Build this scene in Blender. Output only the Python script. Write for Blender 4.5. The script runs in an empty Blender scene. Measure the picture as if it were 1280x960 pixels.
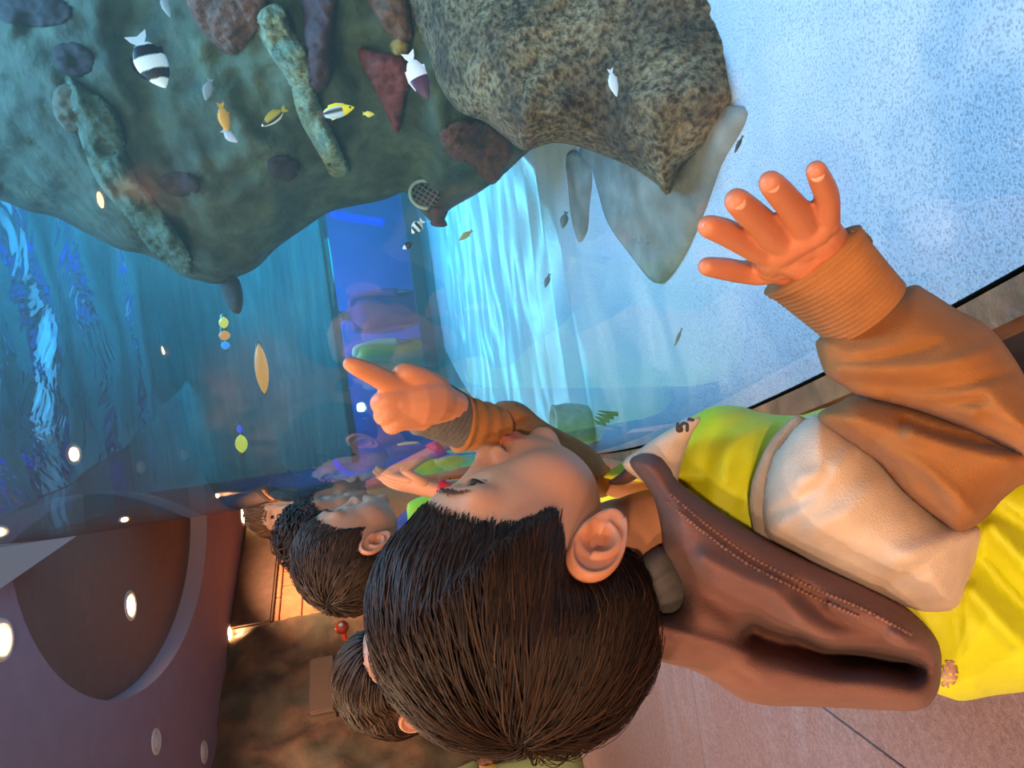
import bpy, bmesh, math, random
import numpy as np
from mathutils import Vector, Matrix, noise, geometry
random.seed(7); RNG = np.random.default_rng(7)
sc = bpy.context.scene
COL = sc.collection

# ------------------------------------------------------------------ camera
# hand-held phone, turned on its side: the picture's left edge is up
FPX = 930.0
_p, _r = math.radians(8), math.radians(-8)
CAM = np.array([0.0, 0.0, 1.0])
F = np.array([0, math.cos(_p), -math.sin(_p)])
_R0 = np.array([1.0, 0, 0]); _U0 = np.array([0, math.sin(_p), math.cos(_p)])
R = _R0*math.cos(_r) + _U0*math.sin(_r)
U = _U0*math.cos(_r) - _R0*math.sin(_r)
cam_d = bpy.data.cameras.new('camera'); cam = bpy.data.objects.new('camera', cam_d); COL.objects.link(cam)
cam_d.sensor_fit = 'HORIZONTAL'; cam_d.sensor_width = 36.0; cam_d.lens = 36.0*FPX/1280.0
cam_d.clip_start = 0.01
cam.matrix_world = Matrix(((-U[0], R[0], -F[0], CAM[0]), (-U[1], R[1], -F[1], CAM[1]), (-U[2], R[2], -F[2], CAM[2]), (0, 0, 0, 1)))
sc.camera = cam

# ------------------------------------------------------------------ world, lights, exposure
world = bpy.data.worlds.new('world'); sc.world = world; world.use_nodes = True
world.node_tree.nodes['Background'].inputs[0].default_value = (0.55, 0.42, 0.5, 1)
world.node_tree.nodes['Background'].inputs[1].default_value = 0.08
sc.view_settings.view_transform = 'Standard'; sc.view_settings.look = 'None'
sc.view_settings.exposure = 0.0; sc.view_settings.gamma = 1.0; sc.view_settings.use_curve_mapping = False
sc.cycles.transparent_max_bounces = 24; sc.cycles.max_bounces = 8; sc.cycles.volume_bounces = 0
sc.cycles.caustics_reflective = False; sc.cycles.caustics_refractive = False

def area(name, loc, target, size, power, color, size_y=None, spread=180):
    d = bpy.data.lights.new(name, 'AREA'); d.energy = power; d.color = color; d.size = size
    if size_y: d.shape = 'RECTANGLE'; d.size_y = size_y
    d.spread = math.radians(spread)
    o = bpy.data.objects.new(name, d); COL.objects.link(o); o.location = loc
    v = Vector(target) - Vector(loc); o.rotation_euler = v.to_track_quat('-Z', 'Y').to_euler()
    return o
# tank lamps hang above the water, the hall has warm ceiling lamps
area('tank_lamp_near', (1.1, 1.2, 3.05), (1.1, 1.3, 0), 1.4, 185, (0.36, 0.66, 1.0), 2.6)
area('tank_lamp_far', (1.8, 4.3, 3.05), (1.7, 4.3, 0), 2.2, 240, (0.34, 0.76, 1.0), 2.4)
def spot(name, loc, target, power, color, size=0.09, angle=80):
    d = bpy.data.lights.new(name, 'SPOT'); d.energy = power; d.color = color; d.spot_size = math.radians(angle); d.spot_blend = 0.7; d.shadow_soft_size = size
    o = bpy.data.objects.new(name, d); COL.objects.link(o); o.location = loc
    o.rotation_euler = (Vector(target)-Vector(loc)).to_track_quat('-Z', 'Y').to_euler(); return o
ADDED_HALL_LAMPS = [(-0.55, -0.5), (-1.5, -0.8), (-1.25, 0.75), (-2.5, 0.4), (-0.9, -2.0), (-2.4, 2.2)]  # further downlights out of view, added to brighten hall and child
for (hx, hy), hp_ in zip(ADDED_HALL_LAMPS, (170, 130, 130, 120, 100, 120)):
    spot('added_hall_lamp', (hx, hy, 3.14), (hx*0.55, hy*0.5+0.35, 0.6), hp_, (1.0, 0.69, 0.44), 0.06, 110)
FILL_SCONCES = [(-0.05, 1.95), (-1.15, 1.95), (-2.3, 1.95)]        # unseen wall lamps behind the photographer, added to light the face
for (sx, sz), sp_ in zip(FILL_SCONCES, (310, 230, 150)):
    spot('fill_sconce_light', (sx, -2.78, sz), (sx*0.4-0.1, 0.6, 0.8), sp_, (1.0, 0.68, 0.43), 0.10, 130)
spot('added_wall_washer', (-1.1, 7.6, 3.1), (-1.7, 9.2, 1.5), 430, (1.0, 0.62, 0.36), 0.05, 95)  # added spot without a fitting, brightens the stone wall
spot('added_rockwork_washer', (-2.9, 5.2, 3.1), (-3.4, 6.8, 1.3), 260, (1.0, 0.70, 0.45), 0.05, 100)  # added spot out of view, brightens the rockwork
spot('added_tank_spot', (2.6, 5.9, 2.5), (1.0, 3.0, 0.5), 120, (0.45, 0.85, 1.0), 0.04, 100)  # added underwater light, rakes across the sand so its ripples show

# added lamp: noise in its beam draws the caustics that ripples would cast
rl = spot('caustic_pattern_lamp', (1.25, 3.5, 2.62), (1.25, 3.5, 0), 520, (0.45, 0.9, 1.0), 0.01, 112)
rl.data.use_nodes = True; nt = rl.data.node_tree; em = nt.nodes['Emission']
tc = nt.nodes.new('ShaderNodeTexCoord'); sx_ = nt.nodes.new('ShaderNodeSeparateXYZ'); nt.links.new(tc.outputs['Normal'], sx_.inputs[0])
def mth(op, a, b=None):
    m_ = nt.nodes.new('ShaderNodeMath'); m_.operation = op
    for i_, v_ in enumerate((a, b)):
        if v_ is None: continue
        if isinstance(v_, (int, float)): m_.inputs[i_].default_value = v_
        else: nt.links.new(v_, m_.inputs[i_])
    return m_.outputs[0]
cx_ = nt.nodes.new('ShaderNodeCombineXYZ')
nt.links.new(mth('MULTIPLY', mth('DIVIDE', sx_.outputs[0], sx_.outputs[2]), 1.6), cx_.inputs[0]); nt.links.new(mth('MULTIPLY', mth('DIVIDE', sx_.outputs[1], sx_.outputs[2]), 6.0), cx_.inputs[1])
nz_ = nt.nodes.new('ShaderNodeTexNoise'); nz_.inputs['Scale'].default_value = 1.6; nz_.inputs['Detail'].default_value = 1.5; nz_.inputs['Distortion'].default_value = 0.6; nt.links.new(cx_.outputs[0], nz_.inputs['Vector'])
rdg = mth('POWER', mth('SUBTRACT', 1.0, mth('MINIMUM', mth('ABSOLUTE', mth('MULTIPLY', mth('SUBTRACT', nz_.outputs[0], 0.5), 7.0)), 1.0)), 2.5)
nt.links.new(mth('MULTIPLY_ADD', rdg, 1.6) if False else mth('ADD', mth('MULTIPLY', rdg, 1.7), 0.12), em.inputs['Strength'])

# ------------------------------------------------------------------ helpers
def P(x, y, d):                       # photo pixel + distance along the view axis -> world
    return CAM + d*(F + R*(480-y)/FPX + U*(640-x)/FPX)
def RAY(x, y): return F + R*(480-y)/FPX + U*(640-x)/FPX
def hit_z(x, y, z):
    r = RAY(x, y); return CAM + r*((z-CAM[2])/r[2])
GR, GXC, GYC = 9.0, 8.739, 2.83       # the curved tank glass in plan: a circle
def gx(y): return GXC - math.sqrt(GR*GR-(y-GYC)**2)
def gd(x, y):                         # depth of the glass on a pixel's ray
    r = RAY(x, y); ox, oy = CAM[0]-GXC, CAM[1]-GYC
    A = r[0]**2+r[1]**2; B = 2*(ox*r[0]+oy*r[1]); C_ = ox*ox+oy*oy-GR*GR
    D = B*B-4*A*C_
    return (-B-math.sqrt(D))/(2*A) if D > 0 else 9.0

MATS = {}
def mat(name, col, rough=0.6, var=0.0, scale=20.0, bump=0.0, bscale=60.0, attr=None, metal=0.0, emit=None, estr=0.0, spec=0.5, sub=0.0, col2=None, coat=0.0, sheen=0.0):
    if name in MATS: return MATS[name]
    m = bpy.data.materials.new(name); m.use_nodes = True; nt = m.node_tree; n = nt.nodes; l = nt.links
    b = n['Principled BSDF']; b.inputs['Roughness'].default_value = rough; b.inputs['Metallic'].default_value = metal
    b.inputs['Specular IOR Level'].default_value = spec; b.inputs['Coat Weight'].default_value = coat
    b.inputs['Sheen Weight'].default_value = sheen
    src = None
    if attr:
        a = n.new('ShaderNodeAttribute'); a.attribute_name = attr; src = a.outputs['Color']
    b.inputs['Base Color'].default_value = (*col, 1)
    tc = n.new('ShaderNodeTexCoord')
    if var > 0 or col2:
        no = n.new('ShaderNodeTexNoise'); no.inputs['Scale'].default_value = scale; no.inputs['Detail'].default_value = 6
        l.new(tc.outputs['Object'], no.inputs['Vector'])
        if col2:
            mx = n.new('ShaderNodeMix'); mx.data_type = 'RGBA'
            rp = n.new('ShaderNodeValToRGB'); rp.color_ramp.elements[0].position = 0.35; rp.color_ramp.elements[1].position = 0.65
            l.new(no.outputs['Fac'], rp.inputs['Fac']); l.new(rp.outputs['Color'], mx.inputs['Factor'])
            mx.inputs['A'].default_value = (*col, 1); mx.inputs['B'].default_value = (*col2, 1)
            if src: l.new(src, mx.inputs['A'])
            src = mx.outputs['Result']
        if var > 0:
            hs = n.new('ShaderNodeHueSaturation'); mr = n.new('ShaderNodeMapRange')
            no2 = n.new('ShaderNodeTexNoise'); no2.inputs['Scale'].default_value = scale*2.3; no2.inputs['Detail'].default_value = 8
            l.new(tc.outputs['Object'], no2.inputs['Vector'])
            mr.inputs['From Min'].default_value = 0.25; mr.inputs['From Max'].default_value = 0.75
            mr.inputs['To Min'].default_value = 1-var; mr.inputs['To Max'].default_value = 1+var
            l.new(no2.outputs['Fac'], mr.inputs['Value']); l.new(mr.outputs['Result'], hs.inputs['Value'])
            hs.inputs['Color'].default_value = (*col, 1)
            if src: l.new(src, hs.inputs['Color'])
            src = hs.outputs['Color']
    if src: l.new(src, b.inputs['Base Color'])
    if bump > 0:
        nb = n.new('ShaderNodeTexNoise'); nb.inputs['Scale'].default_value = bscale; nb.inputs['Detail'].default_value = 6
        l.new(tc.outputs['Object'], nb.inputs['Vector'])
        bp = n.new('ShaderNodeBump'); bp.inputs['Strength'].default_value = bump; bp.inputs['Distance'].default_value = 0.01
        l.new(nb.outputs['Fac'], bp.inputs['Height']); l.new(bp.outputs['Normal'], b.inputs['Normal'])
    if sub > 0:
        b.inputs['Subsurface Weight'].default_value = sub; b.inputs['Subsurface Radius'].default_value = (0.012, 0.005, 0.003); b.inputs['Subsurface Scale'].default_value = 0.4
    if emit:
        b.inputs['Emission Color'].default_value = (*emit, 1); b.inputs['Emission Strength'].default_value = estr
    MATS[name] = m; return m

def tag(o, label=None, cat=None, group=None, kind=None):
    if label: o['label'] = label
    if cat: o['category'] = cat
    if group: o['group'] = group
    if kind: o['kind'] = kind
    return o
def empty(name, loc, label=None, cat=None, group=None):
    o = bpy.data.objects.new(name, None); COL.objects.link(o); o.location = [float(v) for v in loc]; o.empty_display_size = 0.05
    return tag(o, label, cat, group)
def mesh_obj(name, V, Fc, m, parent=None, smooth=True, recalc=True, color=None, kind=None):
    me = bpy.data.meshes.new(name); V = np.asarray(V, float)
    off = np.zeros(3)
    if parent is not None:
        p, off = parent, np.zeros(3)
        while p is not None: off = off+np.array(p.location); p = p.parent
    c0 = V.mean(0) if len(V) else np.zeros(3)
    me.from_pydata((V-c0).tolist(), [], [tuple(int(i) for i in f) for f in Fc]); me.update()
    if recalc:
        bm = bmesh.new(); bm.from_mesh(me); bmesh.ops.recalc_face_normals(bm, faces=bm.faces); bm.to_mesh(me); bm.free()
    if smooth: me.polygons.foreach_set('use_smooth', [True]*len(me.polygons))
    if color is not None:
        a = me.color_attributes.new('tint', 'FLOAT_COLOR', 'POINT')
        a.data.foreach_set('color', np.concatenate([np.asarray(color, float), np.ones((len(V), 1))], 1).ravel())
    me.materials.append(m)
    o = bpy.data.objects.new(name, me); COL.objects.link(o); o.location = c0-off
    if parent is not None: o.parent = parent
    if kind: o['kind'] = kind
    return o
def join(parts):                      # [(V, F), ...] -> (V, F)
    Vs, Fs, k = [], [], 0
    for V, f in parts:
        Vs.append(np.asarray(V, float)); Fs += [tuple(i+k for i in q) for q in f]; k += len(V)
    return np.concatenate(Vs), Fs
def box(c, s, ax=None):
    c = np.asarray(c, float); h = np.asarray(s, float)/2; ax = np.eye(3) if ax is None else np.asarray(ax)
    V = [c + ax.T@(h*np.array(k)) for k in [(-1,-1,-1),(1,-1,-1),(1,1,-1),(-1,1,-1),(-1,-1,1),(1,-1,1),(1,1,1),(-1,1,1)]]
    return V, [(0,3,2,1),(4,5,6,7),(0,1,5,4),(1,2,6,5),(2,3,7,6),(3,0,4,7)]
def bevel_box(name, c, s, m, parent=None, ax=None, b=0.01, seg=2):
    V, Fc = box(c, s, ax); o = mesh_obj(name, V, Fc, m, parent, smooth=False)
    bm = bmesh.new(); bm.from_mesh(o.data); bmesh.ops.bevel(bm, geom=bm.edges[:], offset=b, segments=seg, affect='EDGES'); bm.to_mesh(o.data); bm.free()
    return o
def cr(pts, n=8, closed=False):       # Catmull-Rom through points of any dimension
    pts = np.asarray(pts, float); out = []; N = len(pts)
    rng = range(N) if closed else range(N-1)
    for i in rng:
        if closed: a, b, c, d = pts[(i-1) % N], pts[i], pts[(i+1) % N], pts[(i+2) % N]
        else: a, b, c, d = pts[max(i-1, 0)], pts[i], pts[i+1], pts[min(i+2, N-1)]
        for t in np.arange(n)/n:
            out.append(0.5*((2*b)+(-a+c)*t+(2*a-5*b+4*c-d)*t*t+(-a+3*b-3*c+d)*t**3))
    if not closed: out.append(pts[-1])
    return np.array(out)
def tube(pts, rad, n=16, flat=None, up=None, cap=True):
    """rounded tube along pts; rad per point (or (a,b) per point with `up` the a-axis hint)"""
    pts = np.asarray(pts, float); N = len(pts); rad = np.asarray(rad, float)
    if rad.ndim == 1: rad = np.stack([rad, rad], 1)
    T = np.gradient(pts, axis=0); T /= np.linalg.norm(T, axis=1)[:, None]+1e-12
    ref = np.asarray(up if up is not None else (np.array([0, 0, 1.0]) if abs(T[0][2]) < 0.9 else np.array([1.0, 0, 0])), float)
    V, Fc = [], []; ang = np.linspace(0, 2*math.pi, n, endpoint=False)
    rings = []
    if cap:
        for th in (75, 50, 25): rings.append((0, -math.sin(math.radians(th)), math.cos(math.radians(th))))
    rings += [(i, 0, 1) for i in range(N)]
    if cap:
        for th in (25, 50, 75): rings.append((N-1, math.sin(math.radians(th)), math.cos(math.radians(th))))
    a0 = None
    for (i, sh, k) in rings:
        t = T[i]; a = ref-t*(ref@t)
        if np.linalg.norm(a) < 1e-4: a = np.cross(t, (0.3, 0.8, 0.5))
        a /= np.linalg.norm(a); b = np.cross(t, a)
        if up is None: ref = a
        c = pts[i]+t*sh*rad[i].mean()
        for q in ang: V.append(c+k*(a*math.cos(q)*rad[i][0]+b*math.sin(q)*rad[i][1]))
    m = len(rings)
    for i in range(m-1):
        for j in range(n): Fc.append((i*n+j, i*n+(j+1) % n, (i+1)*n+(j+1) % n, (i+1)*n+j))
    Fc.append(tuple(range(n))[::-1]); Fc.append(tuple((m-1)*n+j for j in range(n)))
    return np.array(V), Fc
def ellipsoid(c, r, ax=None, nu=24, nv=14):
    V, Fc = [], []; ax = np.eye(3) if ax is None else np.asarray(ax); c = np.asarray(c, float)
    for i in range(1, nv):
        th = math.pi*i/nv
        for j in range(nu):
            ph = 2*math.pi*j/nu; V.append(c+ax.T@np.array([r[0]*math.sin(th)*math.cos(ph), r[1]*math.sin(th)*math.sin(ph), r[2]*math.cos(th)]))
    top = len(V); V.append(c+ax.T@np.array([0, 0, r[2]])); V.append(c-ax.T@np.array([0, 0, r[2]]))
    for i in range(nv-2):
        for j in range(nu): Fc.append((i*nu+j, i*nu+(j+1) % nu, (i+1)*nu+(j+1) % nu, (i+1)*nu+j))
    for j in range(nu):
        Fc.append((top, (j+1) % nu, j)); k = (nv-2)*nu; Fc.append((top+1, k+j, k+(j+1) % nu))
    return np.array(V), Fc
def revolve(prof, c, axis=(0, 0, 1), n=32):
    ax = Vector(axis).normalized(); q = Vector((0, 0, 1)).rotation_difference(ax).to_matrix(); V, Fc = [], []
    for (r, z) in prof:
        for j in range(n):
            a = 2*math.pi*j/n; V.append(np.array(q@Vector((r*math.cos(a), r*math.sin(a), z)))+np.asarray(c))
    m = len(prof)
    for i in range(m-1):
        for j in range(n): Fc.append((i*n+j, i*n+(j+1) % n, (i+1)*n+(j+1) % n, (i+1)*n+j))
    Fc.append(tuple(range(n))[::-1]); Fc.append(tuple((m-1)*n+j for j in range(n)))
    return np.array(V), Fc
def prism(poly, z0, z1):
    n = len(poly); V = [(x, y, z0) for x, y in poly]+[(x, y, z1) for x, y in poly]
    return V, [tuple(range(n))[::-1], tuple(range(n, 2*n))]+[(i, (i+1) % n, n+(i+1) % n, n+i) for i in range(n)]
def segdist(p, poly, closed=False):   # distance of points p to a polyline
    poly = np.asarray(poly, float); best = np.full(len(p), 1e9); N = len(poly)
    for i in range(N if closed else N-1):
        a, b = poly[i], poly[(i+1) % N]; ab = b-a; t = np.clip(((p-a)@ab)/(ab@ab+1e-12), 0, 1)
        best = np.minimum(best, np.linalg.norm(p-(a+t[:, None]*ab), axis=1))
    return best
def fbm(V, scale, amp, octv=4, seed=0.0):
    out = np.empty(len(V))
    for i, v in enumerate(V): out[i] = noise.fractal((v[0]*scale+seed, v[1]*scale, v[2]*scale), 0.9, 2.1, octv)
    return out*amp
def inflate(outline, depth, thick, back=None, D=None, step=8, smooth_outline=True, detail=None, n=6):
    """a solid with the given outline: a rounded body of `thick` metres towards the viewer and `back` away,
    standing at `depth` metres. returns V, F, pix, nfront"""
    o = cr(outline, n, True) if smooth_outline else np.asarray(outline, float)
    seg = np.linalg.norm(np.roll(o, -1, 0)-o, axis=1); L = seg.sum(); k = max(12, int(L/step))
    cum = np.concatenate([[0], np.cumsum(seg)]); oo = np.concatenate([o, o[:1]])
    s = np.linspace(0, L, k, endpoint=False); B = np.stack([np.interp(s, cum, oo[:, 0]), np.interp(s, cum, oo[:, 1])], 1)
    x0, y0 = B.min(0); x1, y1 = B.max(0); pts = []
    yy = y0; row = 0
    while yy <= y1:
        xx = x0+(step/2 if row % 2 else 0)
        while xx <= x1: pts.append((xx, yy)); xx += step
        yy += step*0.866; row += 1
    pts = np.array(pts) if pts else np.zeros((0, 2))
    # inside test
    ins = np.zeros(len(pts), bool); xs, ys = B[:, 0], B[:, 1]; xn, yn = np.roll(xs, -1), np.roll(ys, -1)
    for i in range(k):
        c = ((ys[i] > pts[:, 1]) != (yn[i] > pts[:, 1]))
        with np.errstate(divide='ignore', invalid='ignore'): xi = (xn[i]-xs[i])*(pts[:, 1]-ys[i])/(yn[i]-ys[i])+xs[i]
        ins ^= c & (pts[:, 0] < xi)
    pts = pts[ins]; d = segdist(pts, B, True) if len(pts) else np.zeros(0)
    pts, d = pts[d > step*0.45], d[d > step*0.45]
    allp = np.concatenate([B, pts]); dd = np.concatenate([np.zeros(k), d])
    res = geometry.delaunay_2d_cdt([Vector(p) for p in allp], [], [list(range(k))], 1, 1e-4)
    vp = np.array([tuple(v) for v in res[0]]); tris = [tuple(f) for f in res[2]]
    dd = segdist(vp, B, True); dd[dd < 1e-3] = 0
    D = D or max(dd.max(), 1e-6); q = np.clip(dd/D, 0, 1); h = np.sqrt(1-(1-q)**2)
    dep = np.array([depth(*p) for p in vp]) if callable(depth) else np.full(len(vp), depth)
    edge = dd <= 0
    back = thick if back is None else back
    front = dep-thick*h
    if detail is not None: front = front-np.where(edge, 0, detail(vp, dd))*np.clip(dd/(step*1.5), 0, 1)
    N = len(vp); Vf = np.array([P(p[0], p[1], z) for p, z in zip(vp, front)])
    inner = np.where(~edge)[0]; mp = {int(i): N+j for j, i in enumerate(inner)}
    Vb = np.array([P(*vp[i], dep[i]+back*h[i]) for i in inner]) if len(inner) else np.zeros((0, 3))
    Fc = list(tris)+[tuple(mp.get(i, i) for i in t[::-1]) for t in tris if any(i in mp for i in t)]
    V = np.concatenate([Vf, Vb]); return V, Fc, vp, N, front
def ridges(lst):                      # fold lines: (polyline, half width px, height m)
    def f(vp, dd):
        h = np.zeros(len(vp))
        for poly, w, a in lst:
            q = cr(poly, 6) if len(poly) > 2 else np.asarray(poly, float)
            h += a*np.exp(-(segdist(vp, q)/w)**2)
        return h
    return f
def remeshed(V, Fc, voxel, it=6, fac=0.5):   # union and soften into one skin
    me = bpy.data.meshes.new('t'); me.from_pydata([tuple(map(float, v)) for v in V], [], Fc); me.update()
    bm = bmesh.new(); bm.from_mesh(me); bmesh.ops.recalc_face_normals(bm, faces=bm.faces); bm.to_mesh(me); bm.free()
    o = bpy.data.objects.new('t', me); COL.objects.link(o)
    m = o.modifiers.new('r', 'REMESH'); m.mode = 'VOXEL'; m.voxel_size = voxel
    s = o.modifiers.new('s', 'SMOOTH'); s.factor = fac; s.iterations = it
    dg = bpy.context.evaluated_depsgraph_get(); me2 = bpy.data.meshes.new_from_object(o.evaluated_get(dg))
    n = len(me2.vertices); co = np.empty(n*3); me2.vertices.foreach_get('co', co)
    fs = [tuple(p.vertices) for p in me2.polygons]
    bpy.data.objects.remove(o); bpy.data.meshes.remove(me); bpy.data.meshes.remove(me2)
    return co.reshape(-1, 3), fs

# ================================================================== THE HALL
HC = 3.2
WA, WB = np.array([-0.75, 10.63]), np.array([-2.25, 8.32])       # stone-clad wall, then rockwork wall
WC = np.array([-4.9, 5.0])
carpet = mat('carpet_mauve', (0.29, 0.19, 0.205), 0.95, 0.25, 60, 0.6, 400, col2=(0.22, 0.14, 0.155))
ceil_m = mat('ceiling_mauve_paint', (0.35, 0.25, 0.30), 0.85, 0.06, 3)
dark_m = mat('recess_brown_paint', (0.25, 0.15, 0.115), 0.7, 0.08, 4)
# floor: broad carpet tiles
fl = empty('floor', (-2, 2, 0)); fl['kind'] = 'structure'
b0 = mesh_obj('subfloor', *prism([(-5, -3), (1.0, -3), (1.0, 11), (-5, 11)], -0.12, -0.012), carpet, fl, smooth=False)
for i in range(3):
    for j in range(7):
        xa, ya = -5+i*2.0, -3+j*2.0+0.62
        bevel_box('carpet_tile', (xa+1.0, ya+0.38, -0.006), (1.994, 1.994, 0.012), carpet, fl, b=0.002, seg=1)
# ceiling with an oval recess
ell = [(-0.55+1.32*math.cos(a), 6.2+1.9*math.sin(a)) for a in np.linspace(0, 2*math.pi, 72, endpoint=False)]
ce = empty('ceiling', (-2, 3, HC)); ce['kind'] = 'structure'
rect = [(-5.2, -3.2), (5.4, -3.2), (5.4, 11.2), (-5.2, 11.2)]
res = geometry.delaunay_2d_cdt([Vector(p) for p in rect+ell], [(72+3, 4)] and [], [list(range(4)), list(range(4, 76))], 0, 1e-5)
vp = [tuple(v) for v in res[0]]; tri = []
for t, orig in zip(res[2], res[5]):
    if 1 not in orig: tri.append(tuple(t))
mesh_obj('plaster', [(x, y, HC) for x, y in vp], tri, ceil_m, ce, smooth=False, recalc=False)
n = len(ell)
mesh_obj('recess_rim', [(x, y, HC) for x, y in ell]+[(x, y, HC+0.16) for x, y in ell], [(i, (i+1) % n, n+(i+1) % n, n+i) for i in range(n)], mat('recess_rim_paint', (0.62, 0.50, 0.62), 0.6), ce)
mesh_obj('recess_panel', [(x, y, HC+0.16) for x, y in ell], [tuple(range(n))], dark_m, ce, smooth=False)
mesh_obj('ceiling_slab', *prism(rect, HC+0.2, HC+0.3), ceil_m, ce, smooth=False)
# pale bulkhead over the tank front
bk = mesh_obj('trim_1', *prism([(-0.52, 4.85), (-0.66, 3.6), (-0.95, 0.0), (-1.05, -2.0), (-0.35, -2.0), (-0.3, 4.9)], 3.04, HC), mat('bulkhead_grey', (0.52, 0.47, 0.45), 0.6), smooth=False); bk['kind'] = 'structure'
bk['label'] = 'pale grey bulkhead where ceiling meets the tank glass'
# walls
def wall(name, a, b, z0, z1, m, th=0.15):
    a, b = np.asarray(a, float), np.asarray(b, float); t = (b-a)/np.linalg.norm(b-a); nrm = np.array([-t[1], t[0]])*th
    o = mesh_obj(name, *prism([tuple(a), tuple(b), tuple(b+nrm), tuple(a+nrm)], z0, z1), m, smooth=False); o['kind'] = 'structure'; return o
stone = mat('orange_stone', (0.50, 0.20, 0.085), 0.8, 0.22, 6, 0.5, 25, col2=(0.42, 0.16, 0.07))
mortar = mat('stone_joint', (0.16, 0.07, 0.04), 0.9)
def inward(a, b):                                        # keep thickness outside the room
    return a, b
wa = wall('wall_back', WB, WA, 0, HC+0.1, mortar)
t = (WA-WB)/np.linalg.norm(WA-WB); nin = np.array([t[1], -t[0]])
L = np.linalg.norm(WA-WB); z = 0.0; row = 0
rr = random.Random(3)
while z < 2.75:
    h = rr.choice([0.24, 0.3, 0.36]); s = -rr.random()*0.3 if row % 2 else 0.0
    while s < L:
        w = rr.uniform(0.45, 0.8); s0, s1 = max(s, 0), min(s+w, L)
        if s1-s0 > 0.06:
            c = WB+t*(s0+s1)/2+nin*(0.02+rr.random()*0.012)
            ax = np.array([[t[0], t[1], 0], [nin[0], nin[1], 0], [0, 0, 1]])
            bevel_box('stone_block', (c[0], c[1], z+h/2), (s1-s0-0.012, 0.05, h-0.012), stone, wa, ax, 0.008, 1)
        s += w
    z += h; row += 1
bevel_box('header_beam', (*(WB+t*L/2+nin*0.05), 2.98), (L, 0.14, 0.44), mat('beam_brown', (0.13, 0.065, 0.04), 0.8, 0.2, 5), wa, np.array([[t[0], t[1], 0], [nin[0], nin[1], 0], [0, 0, 1]]), 0.02)
# rockwork wall: modelled relief
tb = (WC-WB)/np.linalg.norm(WC-WB); nb_ = np.array([-tb[1], tb[0]]); nb_ = nb_ if nb_@np.array([1.0, -1.0]) > 0 else -nb_
LB = np.linalg.norm(WC-WB); nu, nv = 90, 64; V, Fc = [], []
for j in range(nv+1):
    for i in range(nu+1):
        q = WB+tb*LB*i/nu; V.append([q[0], q[1], HC*1.01*j/nv])
V = np.array(V); rel = fbm(V, 0.9, 0.20, 5, 3.0)+fbm(V, 3.1, 0.05, 3, 8.0)+0.06
V[:, :2] += nb_[None]*np.clip(rel, -0.02, 1)[:, None]
for j in range(nv):
    for i in range(nu): k = j*(nu+1)+i; Fc.append((k, k+1, k+nu+2, k+nu+1))
wl = mesh_obj('wall_left', V, Fc, mat('rockwork_brown', (0.16, 0.075, 0.04), 0.9, 0.4, 2.5, 0.8, 20, col2=(0.085, 0.065, 0.04)), recalc=False); wl['kind'] = 'structure'
for nm, a, b in (('wall_side', (-4.9, 5.0), (-4.9, -3.0)), ('wall_behind', (-4.9, -3.0), (0.6, -3.0))):
    wall(nm, a, b, 0, HC+0.1, mat('hall_wall_brown', (0.20, 0.11, 0.08), 0.85, 0.1, 3))
# wall panel box and alarm bell on the rockwork
pc = P(404, 858, 6.5); ax = np.array([[tb[0], tb[1], 0], [nb_[0], nb_[1], 0], [0, 0, 1]])
pb = empty('notice_panel', pc, 'flat brown notice panel fixed on the rockwork wall', 'panel')
bevel_box('board', pc, (0.52, 0.12, 0.21), mat('panel_brown', (0.13, 0.065, 0.036), 0.7), pb, ax, 0.012)
bevel_box('frame', pc-np.array([*nb_, 0])*0.03, (0.55, 0.12, 0.24), mat('panel_frame', (0.08, 0.042, 0.028), 0.7), pb, ax, 0.012)
ac = P(427, 783, 7.2)
ab = empty('alarm_bell', ac, 'small round red alarm bell with pale centre', 'alarm bell')
mesh_obj('gong', *revolve([(0.0, 0.03), (0.035, 0.026), (0.065, 0.0), (0.068, -0.025), (0.0, -0.025)], ac, (*nb_, 0)), mat('bell_red', (0.55, 0.06, 0.03), 0.4), ab)
mesh_obj('cap', *revolve([(0.0, 0.045), (0.018, 0.042), (0.028, 0.025), (0.0, 0.022)], ac, (*nb_, 0)), mat('bell_white', (0.8, 0.75, 0.7), 0.4), ab)
bevel_box('bracket', ac-np.array([*nb_, 0])*0.115, (0.05, 0.2, 0.05), mat('bell_red', (0.55, 0.06, 0.03)), ab, ax, 0.01)
# ceiling downlights
ring_m = mat('downlight_trim', (0.75, 0.7, 0.66), 0.4); lamp_m = mat('downlight_glow', (1, 0.8, 0.5), 0.5, emit=(1.0, 0.60, 0.24), estr=40)
off_m = mat('downlight_off', (0.82, 0.8, 0.78), 0.4)
def downlight(p, z, label, on=True, r=0.075, group='downlights in the ceiling', beam=True):
    e = empty('downlight', (p[0], p[1], z), label, 'ceiling light', group)
    mesh_obj('trim_ring', *revolve([(r*0.95, 0.005), (r*1.0, -0.004), (r*1.35, -0.012), (r*1.55, -0.006), (r*1.6, 0.005)], (p[0], p[1], z)), ring_m, e)
    mesh_obj('lamp', *revolve([(0.0, -0.014), (r*0.6, -0.012), (r*0.93, -0.003), (r*0.93, 0.004)], (p[0], p[1], z)), lamp_m if on else off_m, e)
    if on and beam:
        d = bpy.data.lights.new('downlight_beam', 'SPOT'); d.energy = 110 if p[1] < 7.4 else 30; d.color = (1, 0.66, 0.36); d.spot_size = math.radians(110); d.spot_blend = 0.8; d.shadow_soft_size = 0.05
        o = bpy.data.objects.new('downlight_beam', d); COL.objects.link(o); o.location = (p[0], p[1], z-0.05)
downlight(hit_z(163, 757, HC+0.16), HC+0.16, 'glowing downlight in the middle of the dark oval recess', group='lit downlights')
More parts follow.
